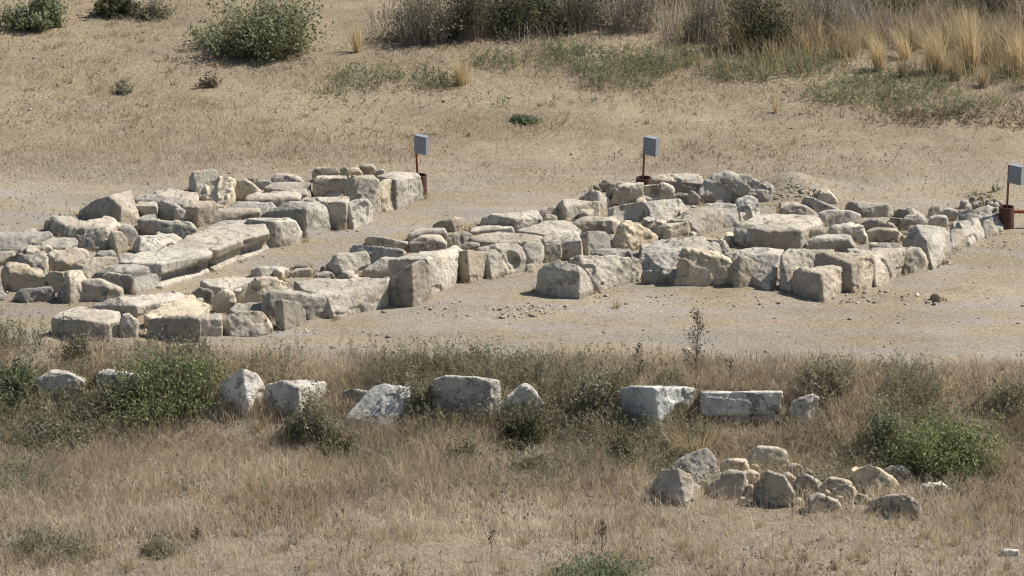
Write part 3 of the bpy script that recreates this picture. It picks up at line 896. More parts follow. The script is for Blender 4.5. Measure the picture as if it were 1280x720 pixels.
S("rock", "low stone right of the arched stone with the gap under it", "H", "n", "r",
  "585,340,38 620,320,56 672,325,50 677,360,12 600,382,0")
S("rock", "tiny stone squeezed left of the large pale wedge block", "H", "d", "r",
  "698,385,32 715,362,50 745,365,48 750,392,18 715,405,4")
S("rock", "lone cobble on the earth at the foot of the large pale wedge block", "H", "n", "r",
  "868,545,14 885,532,26 912,534,24 922,550,6 890,560,0", voxel=0.018)
S("clod", "dark clod of earth and stone alone at the right, in front of the right cluster", "H", "d", "k", (850,0.42),
  "812,722,20 830,708,38 850,712,34 880,735,4 845,742,0", voxel=0.02, cat="earth clod")
# rubble heap beside the right post
for i, (x, y, s_) in enumerate([(985, 245, 24), (1020, 222, 24), (1052, 238, 26), (1000, 268, 22), (1040, 255, 22), (1095, 232, 26),
                               (1130, 228, 24), (1155, 250, 22), (1110, 256, 22), (1070, 216, 20), (1140, 262, 20)]):
    S("rubble_stone", "fist to head sized grey rubble stone in the small heap behind the right rusty tube", "H", "g", "k",
      f"{x - s_},{y + 4},34 {x - s_ * .4},{y - s_ * .7},48 {x + s_ * .6},{y - s_ * .6},46 {x + s_},{y + 6},32 {x + s_ * .3},{y + s_ * .8},16 {x - s_ * .6},{y + s_ * .7},18",
      group="grey rubble stones heaped by the right post", voxel=0.022, cat="rubble stone")

# ---- big blocks along the grassy bank
S("stone_slab", "grey slab sunk slanting into the dry grass at the far left of the bank", "P", "g", "b",
  "140,195,62 185,163,86 262,170,92 317,200,62 290,240,20 215,270,0 150,232,30", mat=M_MARB, sink=0.3, cat="stone slab")
S("stone_slab", "white topped slab half hidden by the green bush on the bank", "P", "w", "b",
  "362,172,64 400,153,76 560,188,72 572,218,40 560,255,0 460,250,5 375,235,6 372,192,40", mat=M_MARB, sink=0.3, cat="stone slab")
S("stone_block", "pointed block with a black left face right of the green bush on the bank", "P", "w", "b", (925,.4,.8),
  "812,245,42 830,195,90 905,147,132 962,170,122 992,205,88 987,292,0 925,262,44 860,287,0", mat=M_MARB, sink=0.3)
S("stone_block", "squared block with a bright top and black front, next right of the pointed bank block", "P", "w", "b", (1121,.5,.9),
  "990,215,87 1060,195,97 1222,200,92 1217,262,18 1122,307,0 1117,227,74 990,292,0", mat=M_MARB, sink=0.3)
S("stone_block", "small dark block with a light rim left of the white grey slanting block", "Q", "g", "b", (202,0.42),
  "138,240,52 180,227,64 242,238,58 202,292,0 145,287,0", mat=M_MARB, sink=0.3)
S("boulder", "white grey slanting block leaning in the dry grass of the bank", "Q", "w", "b",
  "155,332,44 252,222,96 300,209,104 396,221,94 388,290,52 322,376,16 200,362,14", mat=M_MARB, sink=0.3)
S("stone_block", "upright rectangular grey block with a white rim, middle of the bank", "Q", "g", "b", (702,.12,1.2),
  "487,195,142 530,180,154 650,186,152 732,200,142 740,277,50 717,307,12 700,332,0 490,332,0 698,202,136", mat=M_MARB, sink=0.3)
S("boulder", "diamond shaped white stone right of the upright rectangular grey block", "Q", "w", "r",
  "743,277,52 830,204,132 897,270,62 890,300,24 830,342,0 770,322,0 760,310,8", mat=M_MARB, sink=0.3)
S("stone_block", "flat topped block with a black left face and white front on the bank", "R", "w", "b", (311,.4,.5),
  "138,188,122 200,172,142 517,178,142 522,252,60 500,322,0 340,357,0 311,178,176 150,302,0", mat=M_MARB, sink=0.3, dents=[(420, 320, 10, 0.22, 0.10)])
S("stone_block", "wide flat topped white block with a dark undercut front on the bank", "R", "w", "b",
  "!545,207,146 560,200,153 949,200,153 946,292,58 850,318,40 740,302,66 640,298,66 545,322,34",
  "572,300,30 925,298,34 900,350,0 640,352,0 580,340,0", mat=M_MARB, sink=0.35)
S("boulder", "small jagged white and grey stone farthest right on the bank", "R", "w", "k", (1070,.5,.8),
  "988,245,72 1030,220,102 1105,196,128 1162,260,72 1187,335,10 1080,347,0 1010,312,8", mat=M_MARB, sink=0.3)

# ---- heap of boulders in the dry grass at the lower right
S("boulder", "squat grey boulder at the left end of the lower right heap", "T", "n", "q", (230,0.42),
  "102,192,72 125,150,117 220,140,127 277,190,72 270,242,20 230,280,0 120,267,0")
S("boulder", "smooth grey boulder leaning behind the squat grey boulder of the heap", "T", "g", "q",
  "173,142,62 230,75,122 310,58,134 344,100,92 330,167,18 285,172,18 270,212,0")
S("boulder", "brown hollow stone at the centre left of the lower right heap", "T", "n", "q",
  "280,172,46 350,128,80 387,170,36 380,202,4 290,222,0")
S("boulder", "pale flat sided boulder in the front of the heap, left of its darkest one", "T", "c", "q",
  "320,222,30 400,155,94 450,155,94 474,200,42 440,252,0 340,247,0")
S("boulder", "small yellowish stone at the back of the lower right heap", "T", "y", "q",
  "376,125,42 400,108,58 460,108,58 477,130,32 455,162,0 390,162,0")
S("boulder", "wide pale boulder topmost at the back of the lower right heap", "T", "y", "q",
  "468,95,44 500,58,80 590,66,70 630,105,26 610,142,0 520,132,4")
S("boulder", "yellowish stone wedged between the front boulders of the heap", "T", "y", "q",
  "448,160,52 480,142,66 515,150,60 518,200,10 470,212,0")
S("boulder", "dark coarse boulder standing highest in the front of the heap", "T", "n", "q", (620,0.6),
  "500,202,77 530,145,127 590,138,134 642,220,52 632,272,0 510,277,0")
S("rock", "small bright stone right behind the dark coarse boulder of the heap", "T", "y", "q",
  "590,168,42 615,150,56 650,160,48 657,192,8 600,200,0")
S("boulder", "lumpy stone with a pale crest in the middle of the heap's front", "T", "c", "q", (735,0.42),
  "646,177,52 690,153,80 730,195,42 757,205,22 740,237,0 660,227,4")
S("boulder", "smooth pale stone lying lowest in front of the heap", "T", "c", "q",
  "713,262,40 740,235,66 817,268,32 802,302,0 725,302,0")
S("boulder", "rounded stone with a bright top left of the big yellow pyramid stone", "T", "y", "q", (830,0.42),
  "753,217,36 790,178,70 840,178,70 870,205,42 830,247,0 770,252,0")
S("boulder", "dark fronted stone against the left foot of the big yellow pyramid stone", "T", "n", "q", (870,0.42),
  "795,225,50 820,188,82 870,195,74 892,235,24 870,268,0 805,262,0")
S("boulder", "big yellow white pyramid shaped stone in the right half of the heap", "T", "y", "q",
  "875,152,77 935,121,116 960,135,104 1047,200,36 1042,227,4 950,244,0 885,222,8")
S("boulder", "grey slab-like stone behind the big yellow pyramid stone", "T", "g", "q",
  "985,160,42 1020,138,64 1080,140,60 1112,180,20 1090,200,0 1000,200,0")
S("boulder", "purplish grey block with a dark cracked front, right front of the heap", "T", "n", "q", (1100,0.5),
  "946,272,46 1010,235,80 1070,230,84 1125,255,58 1112,317,0 1010,322,0 955,302,4 1085,262,56")
S("rock", "small white stone apart at the right end of the heap, by the bush", "T", "w", "q",
  "1133,222,20 1160,196,44 1205,200,40 1245,228,10 1200,240,0 1145,238,0")
S("rock", "tiny pale stone at the back of the heap, right of its topmost boulder", "T", "c", "q",
  "620,140,18 640,122,32 672,126,30 678,148,6 640,156,0", voxel=0.02)
S("rock", "tiny bright stone alone in the brown grass left of centre", "Q", "w", "r",
  "292,510,10 305,500,18 330,504,16 334,514,8 300,522,0", voxel=0.018)
S("rock", "tiny white stone alone at the right edge in the foreground grass", "T", "w", "q",
  "1440,455,14 1450,446,22 1500,452,18 1502,462,4 1450,466,0", voxel=0.018)
for (x, y, r, h) in [(300, 205, 30, 26), (480, 225, 28, 30), (560, 118, 30, 24), (705, 165, 26, 22), (690, 240, 24, 22), (820, 262, 26, 24), (905, 255, 28, 26), (455, 262, 22, 18), (655, 205, 26, 26), (730, 190, 22, 20), (850, 232, 24, 22), (775, 238, 22, 20), (930, 262, 20, 16), (620, 180, 26, 26), (420, 190, 24, 26), (345, 215, 22, 20), (545, 165, 24, 24), (1020, 232, 22, 18), (665, 262, 18, 14), (500, 135, 22, 18), (870, 182, 22, 20), (590, 125, 22, 18)]:
    S("small_stone", "small pale stone filling a gap in the lower right heap", "T", "y", "q",
      f"{x - r},{y - h * .3},{h} {x - r * .3},{y - h},{h * 1.9} {x + r * .6},{y - h * .9},{h * 1.8} {x + r},{y},{h * .9} {x + r * .4},{y + h * .8},4 {x - r * .6},{y + h * .8},4",
      group="small filler stones in the lower right heap", voxel=0.02, cat="stone")
# small stones filling the gaps between the blocks
GAPS = [("left", [(0, 335), (60, 278), (240, 228), (400, 213), (500, 228), (400, 288), (200, 345), (0, 372)], 18),
        ("middle", [(110, 398), (240, 372), (450, 312), (560, 282), (690, 270), (640, 328), (480, 370), (330, 400)], 16),
        ("right", [(610, 292), (720, 245), (830, 235), (960, 258), (1040, 258), (1240, 275), (1170, 318), (1040, 346), (960, 346), (720, 345)], 24)]


def inside(x, y, poly):
    r = False
    for (x0, y0), (x1, y1) in zip(poly, poly[1:] + poly[:1]):
        if (y0 > y) != (y1 > y) and x < (x1 - x0) * (y - y0) / (y1 - y0) + x0: r = not r
    return r


RG = random.Random(5)
for row, poly, want in GAPS:
    got = 0; feet = list(FOOT)
    for _ in range(4000):
        if got >= want: break
        x = RG.uniform(0, 1270); y = RG.uniform(215, 400)
        if not inside(x, y, poly): continue
        q = ground(x, y)
        ok = True
        for f in feet:
            c = f.mean(0); e = c + (f - c) * 0.97
            if all((b[0] - a[0]) * (q[1] - a[1]) - (b[1] - a[1]) * (q[0] - a[0]) > 0 for a, b in zip(e, np.roll(e, -1, 0))): ok = False; break
        if not ok: continue
        got += 1
        r = RG.uniform(7, 14); h = RG.uniform(7, 13); X = x; Y = (y - 190) * 1.0 - h
        pts = []
        for k in range(7):
            a = 2 * math.pi * k / 7 + RG.uniform(-.3, .3); rr = r * RG.uniform(.7, 1.15); dz = h * RG.uniform(.55, 1.1)
            xx = x + math.cos(a) * rr; fy = y + math.sin(a) * rr * 0.45
            pts.append(f"{xx * 4:.1f},{(fy - dz - 190) * 4:.1f},{dz * 4:.1f}")
        S("small_stone", f"small stone filling a gap between the blocks of the {row} {'cluster' if row == 'right' else 'row'}", "A", RG.choice("cgny"), "q", " ".join(pts),
          group=f"small filler stones of the {row} {'cluster' if row == 'right' else 'row'}", voxel=0.02, back=False, cat="stone")
finish_stones()
# ------------------------------------------------------------------ grey boxes on rusty posts
def bevel_box(bm, size, rot, cen, bev=0.004):
    r = bmesh.ops.create_cube(bm, size=1.0)
    vs_ = r["verts"]
    for v in vs_:
        v.co = Vector((v.co.x * size[0], v.co.y * size[1], v.co.z * size[2]))
    es = list({e for v in vs_ for e in v.link_edges})
    b = bmesh.ops.bevel(bm, geom=es, offset=bev, segments=2, affect="EDGES")
    return bm


def obj_bm(name, bm, mat, parent=None, loc=None, rot=None):
    me = bpy.data.meshes.new(name); bm.to_mesh(me); bm.free(); me.materials.append(mat)
    o = link(name, me, parent, loc)
    if rot: o.rotation_euler = rot
    return o


def tube_bm(r, h, wall, seg=28):
    bm = bmesh.new()
    rings = []
    for rr, z in ((r, 0), (r, h), (r - wall, h), (r - wall, 0.03)):
        rings.append([bm.verts.new((rr * math.cos(2 * math.pi * i / seg), rr * math.sin(2 * math.pi * i / seg), z)) for i in range(seg)])
    for a, b in zip(rings, rings[1:]):
        for i in range(seg):
            bm.faces.new((a[i], a[(i + 1) % seg], b[(i + 1) % seg], b[i]))
    bm.faces.new(list(reversed(rings[0]))); bm.faces.new(rings[-1])
    bmesh.ops.recalc_face_normals(bm, faces=bm.faces)
    return bm


def marker_post(label, px, foot_y, top_y, base_dx, tube_r, tube_h, lean, pipe):
    f = ground(px, foot_y)
    P, _ = lift(np.array([px]), np.array([float(top_y)]), np.array([float(foot_y - top_y)]))
    h = P[0, 2] - f[2]
    root = link("marker_post", None, loc=f)
    tag(root, label, "marker post", "grey boxes on rusty posts behind the stones")
    bm = bmesh.new(); bevel_box(bm, (0.034, 0.034, h), 0, 0, 0.004)
    obj_bm("post", bm, M_RUST, root, (lean * 0.5, 0, h / 2), (0, math.atan2(lean, h), 0))
    th = math.radians(-33)
    bm = bmesh.new(); bevel_box(bm, (0.235, 0.12, 0.30), 0, 0, 0.006)
    bx = obj_bm("box", bm, M_ZINC, root, (lean + 0.11, -0.09, h - 0.14), (0.04, 0.05, th))
    bm = bmesh.new(); bevel_box(bm, (0.240, 0.125, 0.008), 0, 0, 0.003)
    obj_bm("lid", bm, M_ZINC, bx, (0, 0, 0.155))
    obj_bm("base_tube", tube_bm(tube_r, tube_h, 0.014), M_RUSTDARK, root, (base_dx, 0.0, -0.02))
    if pipe:
        bm = tube_bm(0.032, 0.9, 0.006, 16)
        obj_bm("pipe", bm, M_RUST, root, (base_dx + tube_r, 0, tube_h * 0.72), (0, math.pi / 2, 0))


marker_post("grey metal box on a rusty post at the right end of the left row", 523, 243, 169, 0.02, 0.125, 0.36, -0.045, False)
marker_post("grey metal box on a rusty post rising behind the big rough boulder, middle of three", 803, 247, 171, 0.02, 0.13, 0.37, 0.03, False)
marker_post("grey metal box on a rusty post with a side pipe at the right edge", 1257.5, 284, 206, 0.0, 0.125, 0.37, 0.02, True)
# ------------------------------------------------------------------ plants
UP = np.array([0, 0, 1.0])


def unit(v): return v / (np.linalg.norm(v, axis=-1, keepdims=True) + 1e-9)


def rnd_dir(n, up=0.0):
    d = rng.normal(size=(n, 3)); d[:, 2] += up
    return unit(d)


def in_stone(P, shrink=0.93):
    """points of the ground covered by a stone"""
    hit = np.zeros(len(P), bool)
    for poly in FOOT:
        c = poly.mean(0); q = c + (poly - c) * shrink
        lo, hi = q.min(0), q.max(0)
        idx = np.nonzero((P[:, 0] > lo[0]) & (P[:, 0] < hi[0]) & (P[:, 1] > lo[1]) & (P[:, 1] < hi[1]) & ~hit)[0]
        if len(idx) == 0: continue
        ok = np.ones(len(idx), bool)
        for a, b in zip(q, np.roll(q, -1, 0)):
            ok &= (b[0] - a[0]) * (P[idx, 1] - a[1]) - (b[1] - a[1]) * (P[idx, 0] - a[0]) > 0
        hit[idx[ok]] = True
    return hit


def area(x0, x1, y0, y1, n, dens=None, clear=True):
    """n candidate places on the ground of a field, thinned by a density of the place"""
    px = rng.uniform(x0, x1, n); py = rng.uniform(y0, y1, n)
    P = ground(px, py)
    keep = np.ones(n, bool)
    if dens is not None:
        keep &= rng.random(n) < dens(P[:, 0], P[:, 1], px, py)
    P, px, py = P[keep], px[keep], py[keep]
    if clear:
        k = ~in_stone(P); P, px, py = P[k], px[k], py[k]
    return P, px, py


class Geo:
    def __init__(s): s.V, s.T, s.C, s.n = [], [], [], 0

    def add(s, V, T, C):
        s.V.append(V); s.T.append(T + s.n); s.C.append(C); s.n += len(V)

    def blades(s, P, tip, w, tint, sag=0.35):
        """thin two segment blades from P to P + tip, bowed upward"""
        n = len(P)
        if n == 0: return
        hor = tip * np.array([1, 1, 0])
        mid = P + 0.55 * tip - sag * 0.5 * hor + UP * (sag * 0.28 * np.linalg.norm(hor, axis=1))[:, None]
        a = rng.uniform(0, 2 * np.pi, n)
        side = np.stack([np.cos(a), 0.6 * np.sin(a), np.zeros(n)], -1) * (np.asarray(w) * 0.5 * np.ones(n))[:, None]
        V = np.stack([P - side, P + side, mid - side * 0.75, mid + side * 0.75, P + tip], 1).reshape(-1, 3)
        b = np.arange(n)[:, None] * 5
        T = np.concatenate([b + np.array([[0, 1, 3]]), b + np.array([[0, 3, 2]]), b + np.array([[2, 3, 4]])], 0)
        s.add(V, T, np.repeat(tint, 5))

    def leaves(s, P, d, length, width, tint):
        n = len(P)
        if n == 0: return
        d = unit(d); q = unit(np.cross(d, rnd_dir(n)))
        L = (np.asarray(length) * np.ones(n))[:, None]; W = (np.asarray(width) * np.ones(n))[:, None] * 0.5
        V = np.stack([P, P + d * L * 0.45 + q * W, P + d * L, P + d * L * 0.45 - q * W], 1).reshape(-1, 3)
        b = np.arange(n)[:, None] * 4
        T = np.concatenate([b + np.array([[0, 1, 2]]), b + np.array([[0, 2, 3]])], 0)
        s.add(V, T, np.repeat(tint, 4))

    def mesh(s, name, mat, origin=None):
        V = np.concatenate(s.V); T = np.concatenate(s.T); C = np.concatenate(s.C)
        if origin is not None: V = V - origin
        return mesh_from(name, V, T, mat, np.clip(C, 0, 1))


def clump_noise(x, y, sc, seed): return noise2(x * sc, y * sc, seed)


def stuff(name, label, cat, geo, mat):
    tag(link(name, geo.mesh(name, mat)), label, cat, kind="stuff")


def grass(geo, P, h, w, lean, tint, wind=(-0.12, 0.0)):
    n = len(P)
    a = rng.uniform(0, 2 * np.pi, n); l = np.abs(rng.normal(0, lean, n)) * h
    tip = np.stack([np.cos(a) * l + wind[0] * h, np.sin(a) * l + wind[1] * h, h], -1)
    geo.blades(P - UP * 0.01, tip, w, tint)


def stalks(gs, gl, P, h, lean, k, leaf, wid, tint, u0=0.25, up=0.6, stemw=0.006):
    """weedy stems, each with k small leaves along its upper part"""
    n = len(P)
    if n == 0: return
    a = rng.uniform(0, 2 * np.pi, n); l = np.abs(rng.normal(0, lean, n)) * h
    tip = np.stack([np.cos(a) * l, np.sin(a) * l, h], -1)
    gs.blades(P, tip, stemw, tint * 0.8, 0.2)
    u = rng.uniform(u0, 1.02, (n, k))
    Q = (P[:, None, :] + tip[:, None, :] * u[..., None] + UP * (0.1 * l)[:, None, None] * (u * (1 - u))[..., None]).reshape(-1, 3)
    m = n * k
    d = rnd_dir(m, up)
    gl.leaves(Q, d, leaf * rng.uniform(0.6, 1.3, m), wid * rng.uniform(0.7, 1.3, m), np.repeat(tint, k) + rng.normal(0, 0.16, m))


def ellipses(lst):
    def f(x, y, u, v):
        d = np.zeros(len(u))
        for ex, ey, ew, eh, a in lst:
            d = np.maximum(d, a * np.clip(1.5 - 1.5 * (((u - ex) / ew) ** 2 + ((v - ey) / eh) ** 2), 0, 1))
        return d * np.clip(0.65 + 0.8 * clump_noise(x, y, 2.2, 81), 0.05, 1)
    return f


def HEAP(u, v):
    return np.where((((u - 985) / 190) ** 2 + ((v - 615) / 52) ** 2) < 1, 0.5, 1)


# ---- tall dry grass of the foreground meadow and the bank
g = Geo()
P, px, py = area(-170, 1450, 545, 800, 220000, lambda x, y, u, v: np.clip(0.55 + 0.9 * clump_noise(x, y, 0.9, 21) + 0.7 * clump_noise(x, y, 2.2, 22), 0.07, 1) * HEAP(u, v)
                 * np.where((v > 672) & (u < 460) & (u > 130), 0.35, 1) * np.where(v > 672, 0.55, 1))
n = len(P)
t = 0.52 + 0.30 * clump_noise(P[:, 0], P[:, 1], 0.8, 23) + 0.14 * clump_noise(P[:, 0], P[:, 1], 3.0, 24) + rng.normal(0, 0.27, n)
h = (0.125 + 0.10 * clump_noise(P[:, 0], P[:, 1], 0.9, 25)).clip(0.045) * rng.uniform(0.4, 1.8, n) * np.where(py > 680, 0.8, 1)
grass(g, P, h, 0.0085, 1.1, t, (-0.04, 0.0))
P, px, py = area(-170, 1450, 545, 800, 60000, lambda x, y, u, v: np.clip(0.5 + 0.9 * clump_noise(x, y, 1.3, 26), 0.08, 1))
n = len(P)
a = rng.uniform(0, 2 * np.pi, n); l = rng.uniform(0.06, 0.22, n)
g.blades(P + UP * 0.02, np.stack([np.cos(a) * l, np.sin(a) * l * 0.7, rng.uniform(0.0, 0.07, n)], -1), 0.008, rng.normal(0.7, 0.25, n), 0)
stuff("dry_grass", "dry straw brown grass covering the foreground meadow", "dry grass", g, M_DRY)

g = Geo()
P, px, py = area(-170, 1450, 425, 640, 170000, lambda x, y, u, v: np.where(y < bank_edge(x) + 0.08, 1, 0) *
                 np.clip(0.72 + 0.6 * clump_noise(x, y, 1.1, 31) + 0.3 * clump_noise(x, y, 3.3, 32), 0.05, 1) * np.where(v > 575, (650 - v) / 75.0, 1) * HEAP(u, v))
n = len(P)
t = 0.52 + 0.34 * clump_noise(P[:, 0], P[:, 1], 1.0, 33) + rng.normal(0, 0.2, n)
h = (0.21 + 0.12 * clump_noise(P[:, 0], P[:, 1], 0.9, 34)) * rng.uniform(0.45, 1.5, n)
h *= np.where(P[:, 1] > bank_edge(P[:, 0]) - 0.45, 0.75, 1)
grass(g, P, h, 0.0085, 1.15, t, (-0.03, 0.0))
stuff("bank_grass", "brown dry grass growing thick on the bank", "dry grass", g, M_RUST_GRASS)

g = Geo()
P, px, py = area(-150, 1430, 545, 760, 60000, lambda x, y, u, v: ellipses([(340, 628, 120, 26, .9), (335, 660, 60, 14, .8), (600, 610, 200, 12, .3), (1255, 610, 70, 40, .8), (60, 560, 140, 22, .5), (760, 660, 90, 12, .5), (150, 640, 120, 18, .4), (830, 700, 160, 10, .35)])(x, y, u, v))
n = len(P)
grass(g, P, rng.uniform(0.08, 0.26, n), 0.0085, 0.9, 0.5 + rng.normal(0, 0.22, n))
stuff("rusty_grass", "rust tinged dry grass in patches of the foreground meadow", "dry grass", g, M_ORANGE)

# bleached tall wisps among it
g = Geo()
P, px, py = area(-170, 1450, 440, 790, 22000, lambda x, y, u, v: np.where(y < bank_edge(x), 1, 0) * np.clip(0.4 + 0.9 * clump_noise(x, y, 1.4, 41), 0.03, 1))
grass(g, P, rng.uniform(0.2, 0.5, len(P)) * np.where(py > 600, 0.8, 1), 0.0055, 0.4, rng.uniform(0.4, 1, len(P)))


def clumps(g, C, k, r, h, tint):
    n = len(C); hh = np.repeat(h, k) * rng.uniform(0.4, 1.1, n * k)
    a = rng.uniform(0, 2 * np.pi, n * k); q = np.sqrt(rng.random(n * k)) * np.repeat(r, k)
    off = np.stack([np.cos(a) * q, np.sin(a) * q, 0 * a], -1)
    P = np.repeat(C, k, 0) + off
    tip = off * rng.uniform(0.6, 2.6, n * k)[:, None] + np.stack([rng.normal(0, 0.25, n * k) * hh, rng.normal(0, 0.25, n * k) * hh, hh], -1)
    g.blades(P, tip, 0.008, np.repeat(tint, k) + rng.normal(0, 0.15, n * k), 0.4)


C, px, py = area(-170, 1450, 470, 790, 1500, lambda x, y, u, v: np.where(y < bank_edge(x), 1, 0) * HEAP(u, v) * np.clip(0.5 + 0.8 * clump_noise(x, y, 0.7, 42), 0.05, 1))
n = len(C)
clumps(g, C, 34, rng.uniform(0.03, 0.09, n), rng.uniform(0.09, 0.27, n), rng.uniform(0.2, 0.95, n))
stuff("bleached_grass", "pale bleached grass wisps standing in the brown grass", "dry grass", g, M_STRAW)

# ---- olive weeds on the bank
gs, gl = Geo(), Geo()
P, px, py = area(-170, 1450, 425, 625, 30000, lambda x, y, u, v: np.where(y < bank_edge(x) + 0.05, 1, 0) *
                 np.clip(0.16 + 1.5 * clump_noise(x, y, 0.85, 51) + 0.5 * clump_noise(x, y, 2.6, 52) + np.where(v < 500, 0.18, 0.05) + np.where(u > 1000, 0.12, 0), 0, 1) * np.where(v > 560, 0.5, 1))
n = len(P)
h = rng.uniform(0.12, 0.40, n) * (1 + 0.5 * clump_noise(P[:, 0], P[:, 1], 1.6, 54)) * np.where(P[:, 1] > bank_edge(P[:, 0]) - 0.5, 0.8, 1)
stalks(gs, gl, P, h, 0.5, 12, 0.05, 0.016, 0.45 + 0.18 * clump_noise(P[:, 0], P[:, 1], 1.2, 53) + rng.normal(0, 0.08, n))
gs.V += gl.V; gs.T += [t_ + gs.n for t_ in gl.T]; gs.C += gl.C
P, px, py = area(-170, 1450, 415, 500, 26000, lambda x, y, u, v: np.where(np.abs(y - bank_edge(x) + 0.12) < 0.3, 1, 0) * np.clip(-0.25 + 1.6 * clump_noise(x, y, 0.9, 55), 0, 1))
n = len(P); g2s, g2l = Geo(), Geo()
stalks(g2s, g2l, P, rng.uniform(0.2, 0.5, n), 0.45, 12, 0.045, 0.014, 0.42 + rng.normal(0, 0.1, n), 0.3)
for q in (g2s, g2l):
    gs.V += q.V; gs.T += [t_ + sum(len(v_) for v_ in gs.V[:-len(q.V)]) for t_ in q.T]; gs.C += q.C
stuff("bank_weeds", "feathery olive green weeds spread along the bank", "weeds", gs, M_OLIVE)

gs, gl = Geo(), Geo()
P, px, py = area(-170, 1450, 430, 800, 5500, lambda x, y, u, v: np.where(y < bank_edge(x) + 0.05, 1, 0) * np.clip(0.35 + 0.9 * clump_noise(x, y, 0.8, 61), 0.03, 1))
n = len(P)
stalks(gs, gl, P, rng.uniform(0.10, 0.34, n), 0.4, 7, 0.03, 0.018, 0.35 + rng.normal(0, 0.15, n), 0.72)
P, px, py = area(-170, 1450, 0, 300, 9000, lambda x, y, u, v: np.clip(0.1 + 1.3 * clump_noise(x * 0.6, y, 0.6, 62) + 0.5 * clump_noise(x, y, 2.0, 63), 0.0, 1) * np.where(v < 215, 1, 0.3))
n = len(P)
stalks(gs, gl, P, rng.uniform(0.015, 0.085, n) * np.where(rng.random(n) < 0.06, 2.2, 1), 0.9, 6, 0.03, 0.016, 0.6 + rng.normal(0, 0.2, n), 0.2)
gs.V += gl.V; gs.T += [t_ + gs.n for t_ in gl.T]; gs.C += gl.C
stuff("dead_weeds", "small dead brown weeds scattered over the fields", "weeds", gs, M_BROWNTWIG)

# ---- short straw of the upper field and loose straw on the trodden earth
g = Geo()
P, px, py = area(-200, 1480, -60, 262, 190000, lambda x, y, u, v: np.clip(0.6 + 0.75 * clump_noise(x * 0.5, y, 0.8, 71) + 0.3 * clump_noise(x, y, 2.5, 72), 0.05, 1)
                 * np.clip((y - 4.5) / 3.0, 0.05, 1))
n = len(P)
t = 0.45 + 0.25 * clump_noise(P[:, 0] * 0.4, P[:, 1], 0.9, 73) + rng.normal(0, 0.2, n)
h = (0.038 + 0.03 * clump_noise(P[:, 0] * 0.5, P[:, 1], 0.6, 74)) * rng.uniform(0.4, 1.8, n)
grass(g, P, h, 0.010, 1.5, t)
C, px, py = area(-170, 1450, -40, 235, 1600, lambda x, y, u, v: np.clip((y - 6.5) / 2.0, 0, 1) * np.clip(0.4 + 0.9 * clump_noise(x, y, 0.5, 78), 0.03, 1))
n = len(C)
clumps(g, C, 22, rng.uniform(0.03, 0.10, n), rng.uniform(0.05, 0.17, n), rng.uniform(0.0, 0.9, n))
stuff("field_straw", "short dry straw stubble on the field behind the stones", "dry grass", g, M_STRAW)

g = Geo()
P, px, py = area(-170, 1450, -40, 262, 160000, lambda x, y, u, v: np.clip(0.02 + 1.3 * clump_noise(x * 0.6, y, 0.55, 76) + 0.5 * clump_noise(x, y, 2.2, 77) + np.where((u < 270) & (v > 185) & (v < 250), 0.5, 0) + np.where((u < 560) & (v < 115), 0.35, 0), 0, 0.9) * np.clip((y - 6.5) / 1.5, 0, 1))
n = len(P)
grass(g, P, rng.uniform(0.04, 0.15, n), 0.009, 1.1, 0.36 + rng.normal(0, 0.2, n))
stuff("field_grass", "taller grey brown dry grass in patches of the upper field", "dry grass", g, M_DRY)

g = Geo()
P, px, py = area(-120, 1400, 190, 480, 34000, lambda x, y, u, v: np.where(y > bank_edge(x), 1, 0) * np.clip(0.25 + 1.1 * clump_noise(x * 0.35, y, 1.5, 75), 0.02, 1))
n = len(P)
a = rng.uniform(0, 2 * np.pi, n); l = rng.uniform(0.03, 0.13, n)
g.blades(P + UP * 0.018, np.stack([np.cos(a) * l, np.sin(a) * l * 0.6, rng.uniform(0.0, 0.04, n)], -1), 0.009, rng.uniform(0.3, 1, n), 0)
ringP = []
for poly in FIELD_FOOT:      # weeds and straw caught along the feet of the stones
    c = poly.mean(0)
    for _ in range(16):
        i = rng.integers(len(poly)); f = rng.random()
        q = poly[i] * (1 - f) + poly[(i + 1) % len(poly)] * f
        q = c + (q - c) * (1 + rng.uniform(0.0, 0.10))
        ringP.append((q[0], q[1], float(H(q[0], q[1]))))
ringP = np.array(ringP); ringP = ringP[~in_stone(ringP, 0.99)]
C = ringP[rng.random(len(ringP)) < 0.4]; n = len(C)
clumps(g, C, 14, rng.uniform(0.02, 0.07, n), rng.uniform(0.03, 0.13, n), rng.uniform(0.1, 0.9, n))
stuff("loose_straw", "loose straw strewn on the trodden earth between the stones", "straw", g, M_STRAW)


# ---- low ground cover beyond the field, brush on the slope
gs, gl = Geo(), Geo()
P, px, py = area(380, 1400, 45, 170, 26000, ellipses([(463, 103, 62, 17, .8), (547, 103, 45, 15, .8), (615, 80, 50, 14, .7), (700, 78, 70, 20, .9), (780, 85, 90, 22, .9),
                 (840, 78, 60, 14, .8), (930, 92, 75, 14, .95), (1000, 86, 70, 16, .95), (1120, 112, 100, 22, .85), (1050, 122, 55, 14, .8), (770, 108, 60, 10, .5), (1240, 100, 80, 10, .35), (1190, 138, 110, 12, .6), (425, 118, 50, 8, .4), (640, 130, 140, 9, .10)]))
n = len(P)
stalks(gs, gl, P, rng.uniform(0.08, 0.30, n), 0.9, 10, 0.055, 0.015, 0.36 + 0.2 * clump_noise(P[:, 0], P[:, 1], 1.5, 82) + rng.normal(0, 0.1, n), 0.15)
gs.V += gl.V; gs.T += [t_ + gs.n for t_ in gl.T]; gs.C += gl.C
stuff("ground_cover", "low grey green weeds matting the edge of the upper field", "weeds", gs, M_GREYGREEN)

